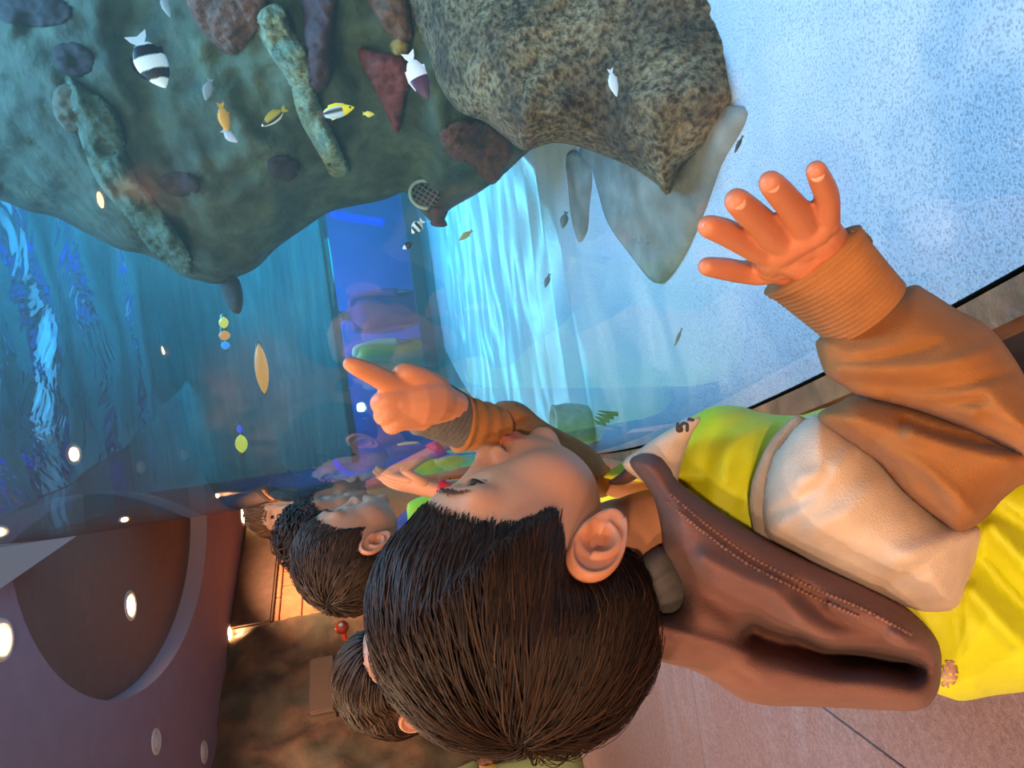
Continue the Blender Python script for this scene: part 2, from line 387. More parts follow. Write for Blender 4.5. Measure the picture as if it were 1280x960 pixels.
downlight(hit_z(287, 793, HC), HC, 'glowing downlight between the oval recess and rockwork wall', group='lit downlights')
downlight(hit_z(303, 646, HC), HC, 'glowing downlight at the tank end of stone wall', group='lit downlights')
downlight(hit_z(2, 800, HC), HC, 'glowing downlight near the bulkhead, before the oval recess', r=0.07, group='lit downlights')
downlight(hit_z(195, 927, HC), HC, 'unlit white round ceiling fitting, the one nearer the oval recess', False, 0.06, 'unlit fittings')
downlight(hit_z(255, 940, HC), HC, 'unlit white round ceiling fitting, the one nearer the rockwork wall', False, 0.06, 'unlit fittings')
for (hx, hy), wh in zip(ADDED_HALL_LAMPS, ('above the photographer', 'on the hall side behind the photographer', 'above the children at the glass', 'over the middle of the hall', 'at the near end of the hall', 'over the hall before the bulkhead end')): downlight((hx, hy), HC, 'added downlight '+wh, group='lit downlights', beam=False)
for (sx, sz), wh in zip(FILL_SCONCES, ('nearest the tank', 'in the middle of the three', 'farthest from the tank')):  # fittings for the added lamps behind the photographer
    e = empty('added_wall_lamp', (sx, -2.98, sz), 'added half-round wall lamp on the wall behind, '+wh, 'wall lamp', 'added wall lamps')
    mesh_obj('back_plate', *revolve([(0.0, 0.0), (0.09, 0.0), (0.09, 0.02), (0.03, 0.03), (0.03, 0.08), (0.0, 0.08)], (sx, -2.995, sz), (0, 1, 0)), ring_m, e)
    mesh_obj('shade', *revolve([(0.10, 0.06), (0.11, 0.02), (0.08, -0.06), (0.03, -0.08), (0.0, -0.08)], (sx, -2.91, sz-0.02)), mat('fill_sconce_shade', (0.9, 0.7, 0.5), 0.5, emit=(1, 0.65, 0.35), estr=3), e)
# lamps outside the picture that the tank glass mirrors
for q in ((125, 250), (205, 437), (92, 568), (250, 555)):
    dpt = gd(*q); r_ = RAY(*q); p_ = CAM+r_*dpt; nn = np.array([p_[0]-GXC, p_[1]-GYC, 0])/GR
    r2 = r_-2*(r_@nn)*nn; w_ = p_+r2*((HC-p_[2])/r2[2])
    if w_[0] > -4.85: downlight(w_, HC, 'glowing downlight mirrored in the tank glass '+{125: 'beside the coral ridge', 205: 'under the rock arch', 92: 'as the biggest glow', 250: 'beside the yellow flare'}[q[0]], group='lit downlights')

# ================================================================== THE TANK
ZL = 0.50
def sand_z(x, y): return 0.497+0.155*max(0, (y-1.2)/5.0)**1.3
ys = np.linspace(-1.39, 6.19, 140)
# glass: a clear curved sheet with mirror-like Fresnel reflection
gm = bpy.data.materials.new('tank_acrylic'); gm.use_nodes = True; nt = gm.node_tree; nt.nodes.clear()
out = nt.nodes.new('ShaderNodeOutputMaterial'); mixs = nt.nodes.new('ShaderNodeMixShader'); tr = nt.nodes.new('ShaderNodeBsdfTransparent'); gl = nt.nodes.new('ShaderNodeBsdfGlossy')
gl.inputs['Roughness'].default_value = 0.012; tr.inputs['Color'].default_value = (0.97, 0.99, 1, 1)
lw = nt.nodes.new('ShaderNodeLayerWeight'); lw.inputs['Blend'].default_value = 0.5
pw = nt.nodes.new('ShaderNodeMath'); pw.operation = 'POWER'; pw.inputs[1].default_value = 5
ma = nt.nodes.new('ShaderNodeMath'); ma.operation = 'MULTIPLY_ADD'; ma.inputs[1].default_value = 0.9; ma.inputs[2].default_value = 0.035
nt.links.new(lw.outputs['Facing'], pw.inputs[0]); nt.links.new(pw.outputs[0], ma.inputs[0]); nt.links.new(ma.outputs[0], mixs.inputs['Fac'])
nt.links.new(tr.outputs[0], mixs.inputs[1]); nt.links.new(gl.outputs[0], mixs.inputs[2]); nt.links.new(mixs.outputs[0], out.inputs['Surface'])
GT = 0.012
V, Fc = [], []
for y in ys:
    nn = np.array([gx(y)-GXC, y-GYC]); nn /= np.linalg.norm(nn)
    for z in (ZL-0.04, 3.15): V.append((gx(y), y, z))
k = len(ys)
Fc = [(2*i, 2*i+2, 2*i+3, 2*i+1) for i in range(k-1)]
glass = mesh_obj('tank_glass', V, Fc, gm, recalc=False)
tag(glass, 'tall clear curved glass wall of the fish tank', 'tank glass')
# wooden ledge and dark plinth outside the glass
wood = mat('ledge_wood', (0.28, 0.13, 0.055), 0.5, 0.3, 14, 0.3, 60, col2=(0.15, 0.07, 0.035))
def band(name, o0, o1, z0, z1, m, y0=-1.38, y1=6.17, parent=None, inset=0.0):
    V, Fc = [], []; yy = np.linspace(y0, y1, 80)
    for y in yy:
        nn = np.array([gx(y)-GXC, y-GYC]); nn /= np.linalg.norm(nn)
        for o, z in ((o0, z0), (o1, z0), (o1, z1), (o0, z1)): V.append((gx(y)+nn[0]*o, y+nn[1]*o, z))
    for i in range(79):
        for j in range(4): Fc.append((4*i+j, 4*i+(j+1) % 4, 4*i+4+(j+1) % 4, 4*i+4+j))
    Fc += [(0, 1, 2, 3), (316, 317, 318, 319)]
    return mesh_obj(name, V, Fc, m, parent, smooth=False)
lt = tag(band('tank_ledge', 0.003, 0.035, ZL-0.055, ZL-0.004, wood), 'brown wooden ledge along the foot of the tank glass', 'ledge')
pl = tag(band('tank_plinth', -0.06, 0.012, 0.0, ZL-0.055, mat('plinth_navy', (0.018, 0.022, 0.035), 0.5)), 'dark navy plinth below the wooden tank ledge', 'plinth')
# sand bed
sm = bpy.data.materials.new('tank_sand'); sm.use_nodes = True; nt = sm.node_tree; b = nt.nodes['Principled BSDF']; b.inputs['Roughness'].default_value = 0.9
tc = nt.nodes.new('ShaderNodeTexCoord'); n1 = nt.nodes.new('ShaderNodeTexNoise'); n1.inputs['Scale'].default_value = 380; n1.inputs['Detail'].default_value = 4
rp = nt.nodes.new('ShaderNodeValToRGB'); e = rp.color_ramp.elements
e[0].position = 0.33; e[0].color = (0.30, 0.38, 0.50, 1); e[1].position = 0.52; e[1].color = (0.54, 0.66, 0.82, 1)
nt.links.new(tc.outputs['Object'], n1.inputs['Vector']); nt.links.new(n1.outputs['Fac'], rp.inputs['Fac']); nt.links.new(rp.outputs['Color'], b.inputs['Base Color'])
bp = nt.nodes.new('ShaderNodeBump'); bp.inputs['Strength'].default_value = 0.6; bp.inputs['Distance'].default_value = 0.01; nt.links.new(n1.outputs['Fac'], bp.inputs['Height']); nt.links.new(bp.outputs['Normal'], b.inputs['Normal'])
V, Fc = [], []; nx = 110; yy = np.concatenate([np.linspace(-1.385, 2.5, 130), np.linspace(2.53, 6.185, 90)])
for y in yy:
    x0 = gx(y)+0.002
    for i in range(nx+1):
        f_ = (i/nx)**1.6; x = x0+(4.485-x0)*f_
        rip = 0.006*noise.noise((x*3, y*3, 0))+0.010*math.sin(y*30+0.9*y*y+7*noise.noise((x*0.7, y*1.1, 4)))*min(1, max(0, (y-1.3)*0.8))
        V.append((x, y, sand_z(x, y)+rip*min(1, f_*12)))
for j in range(len(yy)-1):
    for i in range(nx): k = j*(nx+1)+i; Fc.append((k, k+1, k+nx+2, k+nx+1))
sand = mesh_obj('sand_bed', V, Fc, sm, recalc=False); tag(sand, 'pale speckled sand covering the tank bottom', 'sand', kind='stuff')
# tank walls: plain painted sides and a far wall with a viewing window
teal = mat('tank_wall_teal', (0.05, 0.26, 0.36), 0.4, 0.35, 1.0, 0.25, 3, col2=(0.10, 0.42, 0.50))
for nd in list(teal.node_tree.nodes):                    # level streaks: water-ripple reflections put into the wall colour
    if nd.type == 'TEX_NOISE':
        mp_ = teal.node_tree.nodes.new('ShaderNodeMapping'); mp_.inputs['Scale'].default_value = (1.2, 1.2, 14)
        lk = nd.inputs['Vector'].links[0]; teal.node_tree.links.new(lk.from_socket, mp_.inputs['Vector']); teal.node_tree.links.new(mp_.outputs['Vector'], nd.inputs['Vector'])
def tw(name, lo, hi, m=teal):
    lo, hi = np.array(lo, float), np.array(hi, float); o = mesh_obj(name, *box((lo+hi)/2, hi-lo), m, smooth=False); o['kind'] = 'structure'; return o
YF = 6.2; WZ0, WZ1, WX1 = 0.80, 1.50, 2.6
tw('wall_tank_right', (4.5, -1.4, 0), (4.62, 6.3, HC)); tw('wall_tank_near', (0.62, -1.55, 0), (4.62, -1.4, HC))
fw = empty('wall_tank_far', (1.5, YF, 0)); fw['kind'] = 'structure'
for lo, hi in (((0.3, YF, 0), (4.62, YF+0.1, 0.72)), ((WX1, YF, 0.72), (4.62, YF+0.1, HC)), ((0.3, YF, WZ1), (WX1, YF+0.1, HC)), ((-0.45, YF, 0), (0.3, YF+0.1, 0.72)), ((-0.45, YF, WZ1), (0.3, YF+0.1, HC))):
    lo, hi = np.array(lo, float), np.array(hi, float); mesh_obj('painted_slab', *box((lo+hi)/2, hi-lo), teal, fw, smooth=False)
win = empty('window_1', (1, YF, WZ0)); win['kind'] = 'structure'
frm = mat('window_frame_dark', (0.012, 0.035, 0.06), 0.5)
for lo, hi in (((-0.45, YF-0.03, 0.72), (WX1, YF+0.12, WZ0+0.03)), ((-0.45, YF-0.02, WZ1-0.03), (WX1, YF+0.12, WZ1+0.02)), ((WX1-0.04, YF-0.02, 0.72), (WX1, YF+0.12, WZ1))):
    lo, hi = np.array(lo, float), np.array(hi, float); mesh_obj('window_frame', *box((lo+hi)/2, hi-lo), frm, win, smooth=False)
mesh_obj('window_pane', *box((1.07, YF+0.05, 1.15), (3.0, 0.004, 0.72)), gm, win, smooth=False)
# the blue-lit viewing room behind that window
blue = mat('blue_room_paint', (0.05, 0.13, 0.45), 0.6, 0.2, 1)
ro = empty('wall_far_room', (1, 8, 0)); ro['kind'] = 'structure'
for lo, hi in (((-0.6, 8.2, 0), (3.0, 8.3, 2.6)), ((3.0, 6.3, 0), (3.1, 8.3, 2.6)), ((-0.7, 6.3, 0), (-0.6, 8.3, 2.6)), ((-0.6, 6.3, 2.5), (3.0, 8.2, 2.6)), ((-0.6, 6.3, -0.1), (3.0, 8.2, 0.0))):
    lo, hi = np.array(lo, float), np.array(hi, float); mesh_obj('room_slab', *box((lo+hi)/2, hi-lo), blue, ro, smooth=False)
area('far_room_lamp', (1.0, 7.2, 2.4), (1.0, 7.2, 0), 1.5, 95, (0.42, 0.50, 1.0))
# water surface, seen from below: ripples that mirror the tank
wm = bpy.data.materials.new('water_surface'); wm.use_nodes = True; nt = wm.node_tree; nt.nodes.clear()
out = nt.nodes.new('ShaderNodeOutputMaterial'); mixs = nt.nodes.new('ShaderNodeMixShader'); tr = nt.nodes.new('ShaderNodeBsdfTransparent'); gl = nt.nodes.new('ShaderNodeBsdfGlossy')
gl.inputs['Roughness'].default_value = 0.08; gl.inputs['Color'].default_value = (0.75, 0.9, 0.95, 1)
lw = nt.nodes.new('ShaderNodeLayerWeight'); lw.inputs['Blend'].default_value = 0.5
rp = nt.nodes.new('ShaderNodeValToRGB'); rp.color_ramp.elements[0].position = 0.25; rp.color_ramp.elements[0].color = (0.03, 0.03, 0.03, 1); rp.color_ramp.elements[1].position = 0.4
nt.links.new(lw.outputs['Facing'], rp.inputs['Fac']); nt.links.new(rp.outputs['Color'], mixs.inputs['Fac'])
# crests and troughs focus the lamps' light: transmission varies over the ripples
tc = nt.nodes.new('ShaderNodeTexCoord'); vo = nt.nodes.new('ShaderNodeTexNoise'); vo.inputs['Scale'].default_value = 2.2; vo.inputs['Detail'].default_value = 3; vo.inputs['Distortion'].default_value = 1.5
nt.links.new(tc.outputs['Object'], vo.inputs['Vector']); bp = nt.nodes.new('ShaderNodeBump'); bp.inputs['Strength'].default_value = 0.7; bp.inputs['Distance'].default_value = 0.05
nt.links.new(vo.outputs['Fac'], bp.inputs['Height']); nt.links.new(bp.outputs['Normal'], gl.inputs['Normal'])
nt.links.new(tr.outputs[0], mixs.inputs[1]); nt.links.new(gl.outputs[0], mixs.inputs[2]); nt.links.new(mixs.outputs[0], out.inputs['Surface'])
V, Fc = [], []; yy = np.linspace(-1.4, 6.2, 160); nx = 100
for y in yy:
    x0 = gx(y)+0.004
    for i in range(nx+1):
        x = x0+(4.5-x0)*i/nx; V.append((x, y, 2.72+0.02*math.sin(y*9+2.5*noise.noise((x*1.2, y*1.2, 1)))+0.016*noise.noise((x*4, y*4, 2))))
for j in range(len(yy)-1):
    for i in range(nx): k = j*(nx+1)+i; Fc.append((k, k+1, k+nx+2, k+nx+1))
ws = mesh_obj('water_surface', V, Fc, wm, recalc=False); tag(ws, 'rippled surface of the tank water seen from below', 'water', kind='stuff')
# the water itself: a clear body that dims and scatters with distance
vm = bpy.data.materials.new('tank_water'); vm.use_nodes = True; nt = vm.node_tree; nt.nodes.clear(); out = nt.nodes.new('ShaderNodeOutputMaterial')
va = nt.nodes.new('ShaderNodeVolumeAbsorption'); va.inputs['Color'].default_value = (0.18, 0.72, 0.82, 1); va.inputs['Density'].default_value = 0.30
vs = nt.nodes.new('ShaderNodeVolumeScatter'); vs.inputs['Color'].default_value = (0.45, 0.85, 0.95, 1); vs.inputs['Density'].default_value = 0.045
ad = nt.nodes.new('ShaderNodeAddShader'); nt.links.new(va.outputs[0], ad.inputs[0]); nt.links.new(vs.outputs[0], ad.inputs[1]); nt.links.new(ad.outputs[0], out.inputs['Volume'])
yy = np.linspace(-1.38, 6.18, 60); poly = [(gx(y)+0.006, y) for y in yy]+[(4.49, 6.18), (4.49, -1.38)]
wv = mesh_obj('tank_water', *prism(poly, 0.45, 2.71), vm, smooth=False); tag(wv, 'clear blue-green water filling the fish tank', 'water', kind='stuff')

# ================================================================== ROCKS, CORALS, FISH
def sand_depth(x, y):
    r = RAY(x, y); d = 1.0
    for _ in range(30):
        p = CAM+r*d; d += ((sand_z(p[0], p[1])-p[2])/r[2])*0.7 if r[2] < -0.02 else 0
        d = min(max(d, 0.2), 9)
    return d
# boulder on the sand
rock_m = bpy.data.materials.new('boulder_stone'); rock_m.use_nodes = True; nt = rock_m.node_tree; b = nt.nodes['Principled BSDF']; b.inputs['Roughness'].default_value = 0.9
tc = nt.nodes.new('ShaderNodeTexCoord'); n1 = nt.nodes.new('ShaderNodeTexNoise'); n1.inputs['Scale'].default_value = 95; n1.inputs['Detail'].default_value = 5
n2 = nt.nodes.new('ShaderNodeTexNoise'); n2.inputs['Scale'].default_value = 9; n2.inputs['Detail'].default_value = 5
for q in (n1, n2): nt.links.new(tc.outputs['Object'], q.inputs['Vector'])
rp = nt.nodes.new('ShaderNodeValToRGB'); e = rp.color_ramp.elements; e[0].position = 0.36; e[0].color = (0.055, 0.03, 0.014, 1); e[1].position = 0.62; e[1].color = (0.31, 0.235, 0.14, 1)
rp2 = nt.nodes.new('ShaderNodeValToRGB'); e = rp2.color_ramp.elements; e[0].position = 0.35; e[0].color = (0.35, 0.30, 0.28, 1); e[1].position = 0.65; e[1].color = (1.15, 1.1, 1.0, 1)
mx = nt.nodes.new('ShaderNodeMix'); mx.data_type = 'RGBA'; mx.blend_type = 'MULTIPLY'; mx.inputs['Factor'].default_value = 1
nt.links.new(n1.outputs['Fac'], rp.inputs['Fac']); nt.links.new(n2.outputs['Fac'], rp2.inputs['Fac'])
nt.links.new(rp.outputs['Color'], mx.inputs['A']); nt.links.new(rp2.outputs['Color'], mx.inputs['B']); nt.links.new(mx.outputs['Result'], b.inputs['Base Color'])
bp = nt.nodes.new('ShaderNodeBump'); bp.inputs['Strength'].default_value = 0.9; bp.inputs['Distance'].default_value = 0.02; nt.links.new(n1.outputs['Fac'], bp.inputs['Height']); nt.links.new(bp.outputs['Normal'], b.inputs['Normal'])
def rock(name, outline, depth, thick, back, m, label, cat='rock', step=9, D=None, amp=0.03, sc_=6, seed=0, fine=0.0):
    V, Fc, vp, N, fr = inflate(outline, depth, thick, back, D, step)
    c = V.mean(0); nz = fbm(V, sc_, amp, 5, seed)+(fbm(V, sc_*5, fine, 3, seed+9) if fine else 0)
    d = V-CAM; dl = np.linalg.norm(d, axis=1)[:, None]
    edge = np.ones(len(V)); edge[:N] = np.clip(np.abs(fr-np.array([depth(*p) if callable(depth) else depth for p in vp]))/(thick*0.35), 0.15, 1)
    V = V-d/dl*(nz*edge)[:, None]
    o = mesh_obj(name, V, Fc, m); tag(o, label, cat)
    return o, (vp, np.linalg.norm(V[:N]-CAM, axis=1)/np.array([np.linalg.norm(RAY(*p)) for p in vp]))
bo, BSURF = rock('boulder', [(990, -60), (978, 30), (962, 80), (945, 140), (920, 165), (885, 188), (850, 212), (836, 244), (818, 228), (785, 207), (748, 192), (718, 182), (690, 179), (655, 188), (632, 172), (605, 152), (572, 138), (548, 105), (534, 62), (515, 25), (495, -40), (520, -160), (700, -210), (900, -200), (985, -130)],
    lambda x, y: 1.22+0.0006*(960-x)-0.0004*y, 0.20, 0.22, rock_m, 'big brown pitted boulder resting on the tank sand', D=130, amp=0.035, sc_=7, seed=2, fine=0.006, step=7)
def surf(S, x, y): vp, fr = S; return float(fr[np.argmin(((vp-np.array([x, y]))**2).sum(1))])
# flat stone half sunk in the sand
slab_m = mat('sunken_stone', (0.16, 0.16, 0.15), 0.9, 0.3, 8, 0.5, 50, col2=(0.24, 0.25, 0.24))
def slab(outline, hgt, label):
    o = cr(outline, 5, True); n = len(o); base = []; 
    for x, y in o:
        p = CAM+RAY(x, y)*sand_depth(x, y); base.append(p)
    base = np.array(base); c = base.mean(0); V = [tuple(p-[0, 0, 0.02]) for p in base]
    V += [tuple(c+(p-c)*0.97+[0, 0, hgt*0.6]) for p in base]+[tuple(c+(p-c)*0.85+[0, 0, hgt]) for p in base]
    Fc = [tuple(range(n))[::-1], tuple(range(2*n, 3*n))]
    for k in (0, 1): Fc += [(k*n+i, k*n+(i+1) % n, (k+1)*n+(i+1) % n, (k+1)*n+i) for i in range(n)]
    return tag(mesh_obj('flat_stone', V, Fc, slab_m), label, 'stone')
slab([(935, 130), (905, 205), (885, 262), (862, 315), (838, 350), (822, 354), (795, 322), (765, 280), (752, 240), (742, 205), (730, 180), (800, 150)], 0.018, 'broad grey flat stone sunk in sand before the boulder')
slab([(712, 190), (735, 196), (741, 235), (729, 303), (719, 278), (714, 230)], 0.012, 'narrow grey flat stone sunk in sand beside the broad one')
# the green rock arch hanging over the far half of the tank
green = mat('arch_rock_green', (0.040, 0.052, 0.038), 0.9, 0.6, 6, 1.0, 30, col2=(0.075, 0.095, 0.062))
ar, ASURF = rock('rock_arch', [(-80, -200), (-110, 60), (-70, 225), (0, 250), (35, 264), (70, 272), (105, 290), (150, 312), (180, 318), (206, 330), (228, 345), (250, 351), (272, 355), (300, 345), (322, 334), (346, 310), (380, 286), (410, 266), (440, 258), (480, 250), (508, 240), (524, 262), (545, 280), (562, 262), (600, 240), (632, 216), (660, 190), (720, 140), (770, 40), (775, -160), (500, -330), (150, -330)],
    lambda x, y: 2.25-0.0004*x+0.0004*y, 0.55, 0.6, green, 'huge green rock arch hanging over the far half of tank', 'rock', D=260, amp=0.11, sc_=2.4, seed=5, step=8, fine=0.035)
def onarch(x, y, e=0.0): return surf(ASURF, x, y)-e
def growth(name, outline, thick, m, label, cat='coral', lift=0.012, step=5, amp=0.006, sc_=25, S=None):
    S = S or ASURF
    V, Fc, vp, N, fr = inflate(outline, lambda x, y: surf(S, x, y)-lift, thick, thick*0.8+0.03, None, step)
    nz = fbm(V, sc_, amp, 4, random.random()*9); d = V-CAM; V = V-d/np.linalg.norm(d, axis=1)[:, None]*nz[:, None]
    return tag(mesh_obj(name, V, Fc, m), label, cat)
pale = mat('encrusted_ridge', (0.24, 0.25, 0.15), 0.9, 0.6, 25, 0.8, 90, col2=(0.12, 0.17, 0.12))
growth('encrusted_ridge', [(316, 24), (348, 4), (368, 38), (384, 62), (394, 110), (410, 150), (430, 195), (438, 214), (416, 222), (396, 188), (374, 148), (360, 102), (336, 66)], 0.045, pale, 'pale encrusted ridge running down the green arch', 'coral', amp=0.045, sc_=14, step=4)
growth('encrusted_ridge', [(80, 95), (112, 112), (148, 145), (166, 215), (200, 260), (236, 316), (240, 342), (200, 326), (160, 275), (122, 228), (98, 168)], 0.05, mat('ridge_green', (0.075, 0.11, 0.075), 0.9, 0.5, 15, 0.8, 60), 'dull green ridge low on the rock arch', 'coral', amp=0.06, sc_=9, step=4)
maroon = mat('coral_maroon', (0.09, 0.03, 0.022), 0.85, 0.5, 30, 0.6, 80)
growth('plate_coral', [(446, 62), (470, 64), (500, 70), (516, 92), (507, 122), (497, 168), (481, 138), (462, 100)], 0.03, mat('coral_red', (0.15, 0.022, 0.018), 0.8, 0.3, 30, 0.5, 60), 'dark red triangular plate coral on the rock arch', lift=0.02)
growth('tube_sponge', [(378, -30), (420, -30), (418, 20), (416, 70), (411, 104), (399, 116), (386, 108), (382, 60)], 0.045, mat('sponge_purple', (0.05, 0.014, 0.02), 0.8, 0.4, 20, 0.5, 60), 'long dark purple tube sponge beside the pale ridge', 'sponge', lift=0.02)
growth('knobbly_coral', [(225, -30), (328, -30), (332, 20), (314, 48), (292, 69), (270, 58), (250, 36), (236, 10)], 0.05, mat('coral_rust', (0.10, 0.03, 0.02), 0.9, 0.7, 35, 0.9, 60, col2=(0.16, 0.07, 0.045)), 'rusty knobbly coral head hanging from the rock arch', amp=0.03)
growth('leaf_coral', [(549, 166), (575, 150), (602, 152), (630, 168), (638, 188), (633, 212), (616, 231), (602, 222), (588, 205), (562, 196)], 0.04, mat('coral_brown_red', (0.10, 0.04, 0.02), 0.85, 0.5, 25, 0.7, 60, col2=(0.13, 0.035, 0.03)), 'brown-red leaf coral at the foot of the boulder', amp=0.015)
growth('fan_coral', [(452, -25), (500, -25), (512, 15), (516, 45), (503, 62), (488, 45), (470, 20)], 0.03, mat('coral_orange_brown', (0.13, 0.055, 0.03), 0.85, 0.5, 25, 0.6, 60), 'orange-brown fan coral beside the boulder top')
growth('button_coral', [(488, 52), (502, 46), (512, 56), (508, 68), (496, 72), (488, 64)], 0.03, mat('coral_ochre', (0.30, 0.18, 0.04), 0.8, 0.3, 40), 'ochre yellow button coral above the bicolour fish')
for ol, lb in (([(335, 200), (350, 194), (370, 198), (375, 212), (366, 225), (348, 226), (337, 215)], 'dark round sponge patch between the two ridges'),
               ([(65, 62), (90, 52), (114, 66), (118, 84), (100, 96), (78, 90)], 'dark oval sponge patch beside the striped damselfish'),
               ([(-5, 2), (40, -8), (86, 4), (84, 26), (50, 34), (5, 28)], 'reddish brown sponge patch near the arch top'),
               ([(200, 222), (222, 214), (246, 222), (248, 240), (222, 246), (204, 238)], 'dark sponge patch under the orange fish')):
    growth('sponge_patch', ol, 0.012, mat('sponge_dark', (0.030, 0.018, 0.024), 0.95, 0.5, 30), lb, 'sponge', lift=0.004, amp=0.012)
growth('brown_coral_knob', [(534, 262), (550, 258), (560, 264), (556, 274), (560, 282), (548, 284), (537, 280), (541, 272)], 0.03, maroon, 'small brown coral knob below the basket coral', lift=0.02)
growth('hanging_stone', [(276, 352), (296, 346), (304, 370), (300, 392), (288, 388), (280, 372)], 0.04, mat('stone_dark', (0.04, 0.04, 0.045), 0.9, 0.3, 20), 'small dark stone hanging under the arch', 'stone', lift=0.0)
growth('tan_coral', [(70, 110), (95, 105), (112, 130), (105, 160), (85, 165), (66, 140)], 0.03, mat('coral_tan', (0.10, 0.085, 0.055), 0.9, 0.5, 25), 'tan coral clump at the top of the green ridge', amp=0.02)
# basket coral: cup, rim and mesh
bd = onarch(533, 243, 0.05); bc = P(531, 243, bd); be = empty('basket_coral', bc, 'dark basket coral with pale rim and grid', 'coral')
bx_, by_ = (P(531-16, 243-10, bd)-bc), (P(531+9, 243-14, bd)-bc)
ang = np.linspace(0, 2*math.pi, 28, endpoint=False); nrm = -RAY(531, 243); nrm = nrm/np.linalg.norm(nrm)
Vr = [bc+bx_*math.cos(a)+by_*math.sin(a) for a in ang]
cup = [bc]+Vr+[bc-nrm*0.05+(v-bc)*0.7 for v in Vr]+[bc-nrm*0.065]
Fc = [(0, 1+i, 1+(i+1) % 28) for i in range(28)]+[(1+i, 29+i, 29+(i+1) % 28, 1+(i+1) % 28) for i in range(28)]+[(57, 29+(i+1) % 28, 29+i) for i in range(28)]
mesh_obj('cup', cup, Fc, mat('sponge_dark', (0.035, 0.02, 0.03)), be)
half = [bc+nrm*0.004+(bx_*math.cos(a)+by_*math.sin(a)) for a in np.linspace(-2.2, 1.4, 20)]
mesh_obj('rim', *tube(half, [0.005]*20, 8), mat('rim_pale', (0.35, 0.36, 0.28), 0.8), be)
for i in range(-2, 3):
    for a_, b_ in ((bx_, by_), (by_, bx_)):
        w = math.sqrt(1-(i/3)**2); mesh_obj('rib', *tube([bc+nrm*0.003+a_*i/3-b_*w*0.95, bc+nrm*0.006+a_*i/3, bc+nrm*0.003+a_*i/3+b_*w*0.95], [0.0016]*3, 5), mat('rib_grey', (0.14, 0.14, 0.12), 0.8), be)
# pot on the sand
sd = sand_depth(738, 530); pc = CAM+RAY(738, 530)*sd
up = np.array([0, 0, 1.0]); pr = 0.052
pt = empty('sunken_pot', pc, 'small grey clay pot half sunk in the sand', 'pot'); pm = mat('pot_clay', (0.34, 0.36, 0.38), 0.7, 0.4, 20, 0.5, 40)
mesh_obj('pot_body', *revolve([(0.0, -0.02), (0.045, -0.02), (0.058, 0.03), (0.062, 0.07), (0.056, 0.095), (0.06, 0.105), (0.05, 0.107), (0.044, 0.09), (0.0, 0.06)], pc, (0.1, 0, 1)), pm, pt)
mesh_obj('pot_mouth', *revolve([(0.0, 0.092), (0.043, 0.092), (0.043, 0.088), (0.0, 0.086)], pc, (0.1, 0, 1)), mat('pot_inside', (0.42, 0.46, 0.5), 0.7), pt)
mesh_obj('pot_hole', *ellipsoid(pc+np.array([-0.03, -0.05, 0.03]), (0.014, 0.01, 0.02)), mat('pot_hole_pink', (0.35, 0.24, 0.22), 0.8), pt)
for i in range(4):
    wx, wy = 757+5*i, 531-4*i; q = CAM+RAY(wx, wy)*sand_depth(wx, wy); mesh_obj('weed_blade', *tube([q-[0, 0, .01], q+np.array([0.008, 0.0, 0.02]), q+np.array([0.018, 0.004, 0.028+0.006*i])], [0.006, 0.005, 0.001], 6), mat('weed_dark', (0.07, 0.08, 0.10), 0.8), pt)

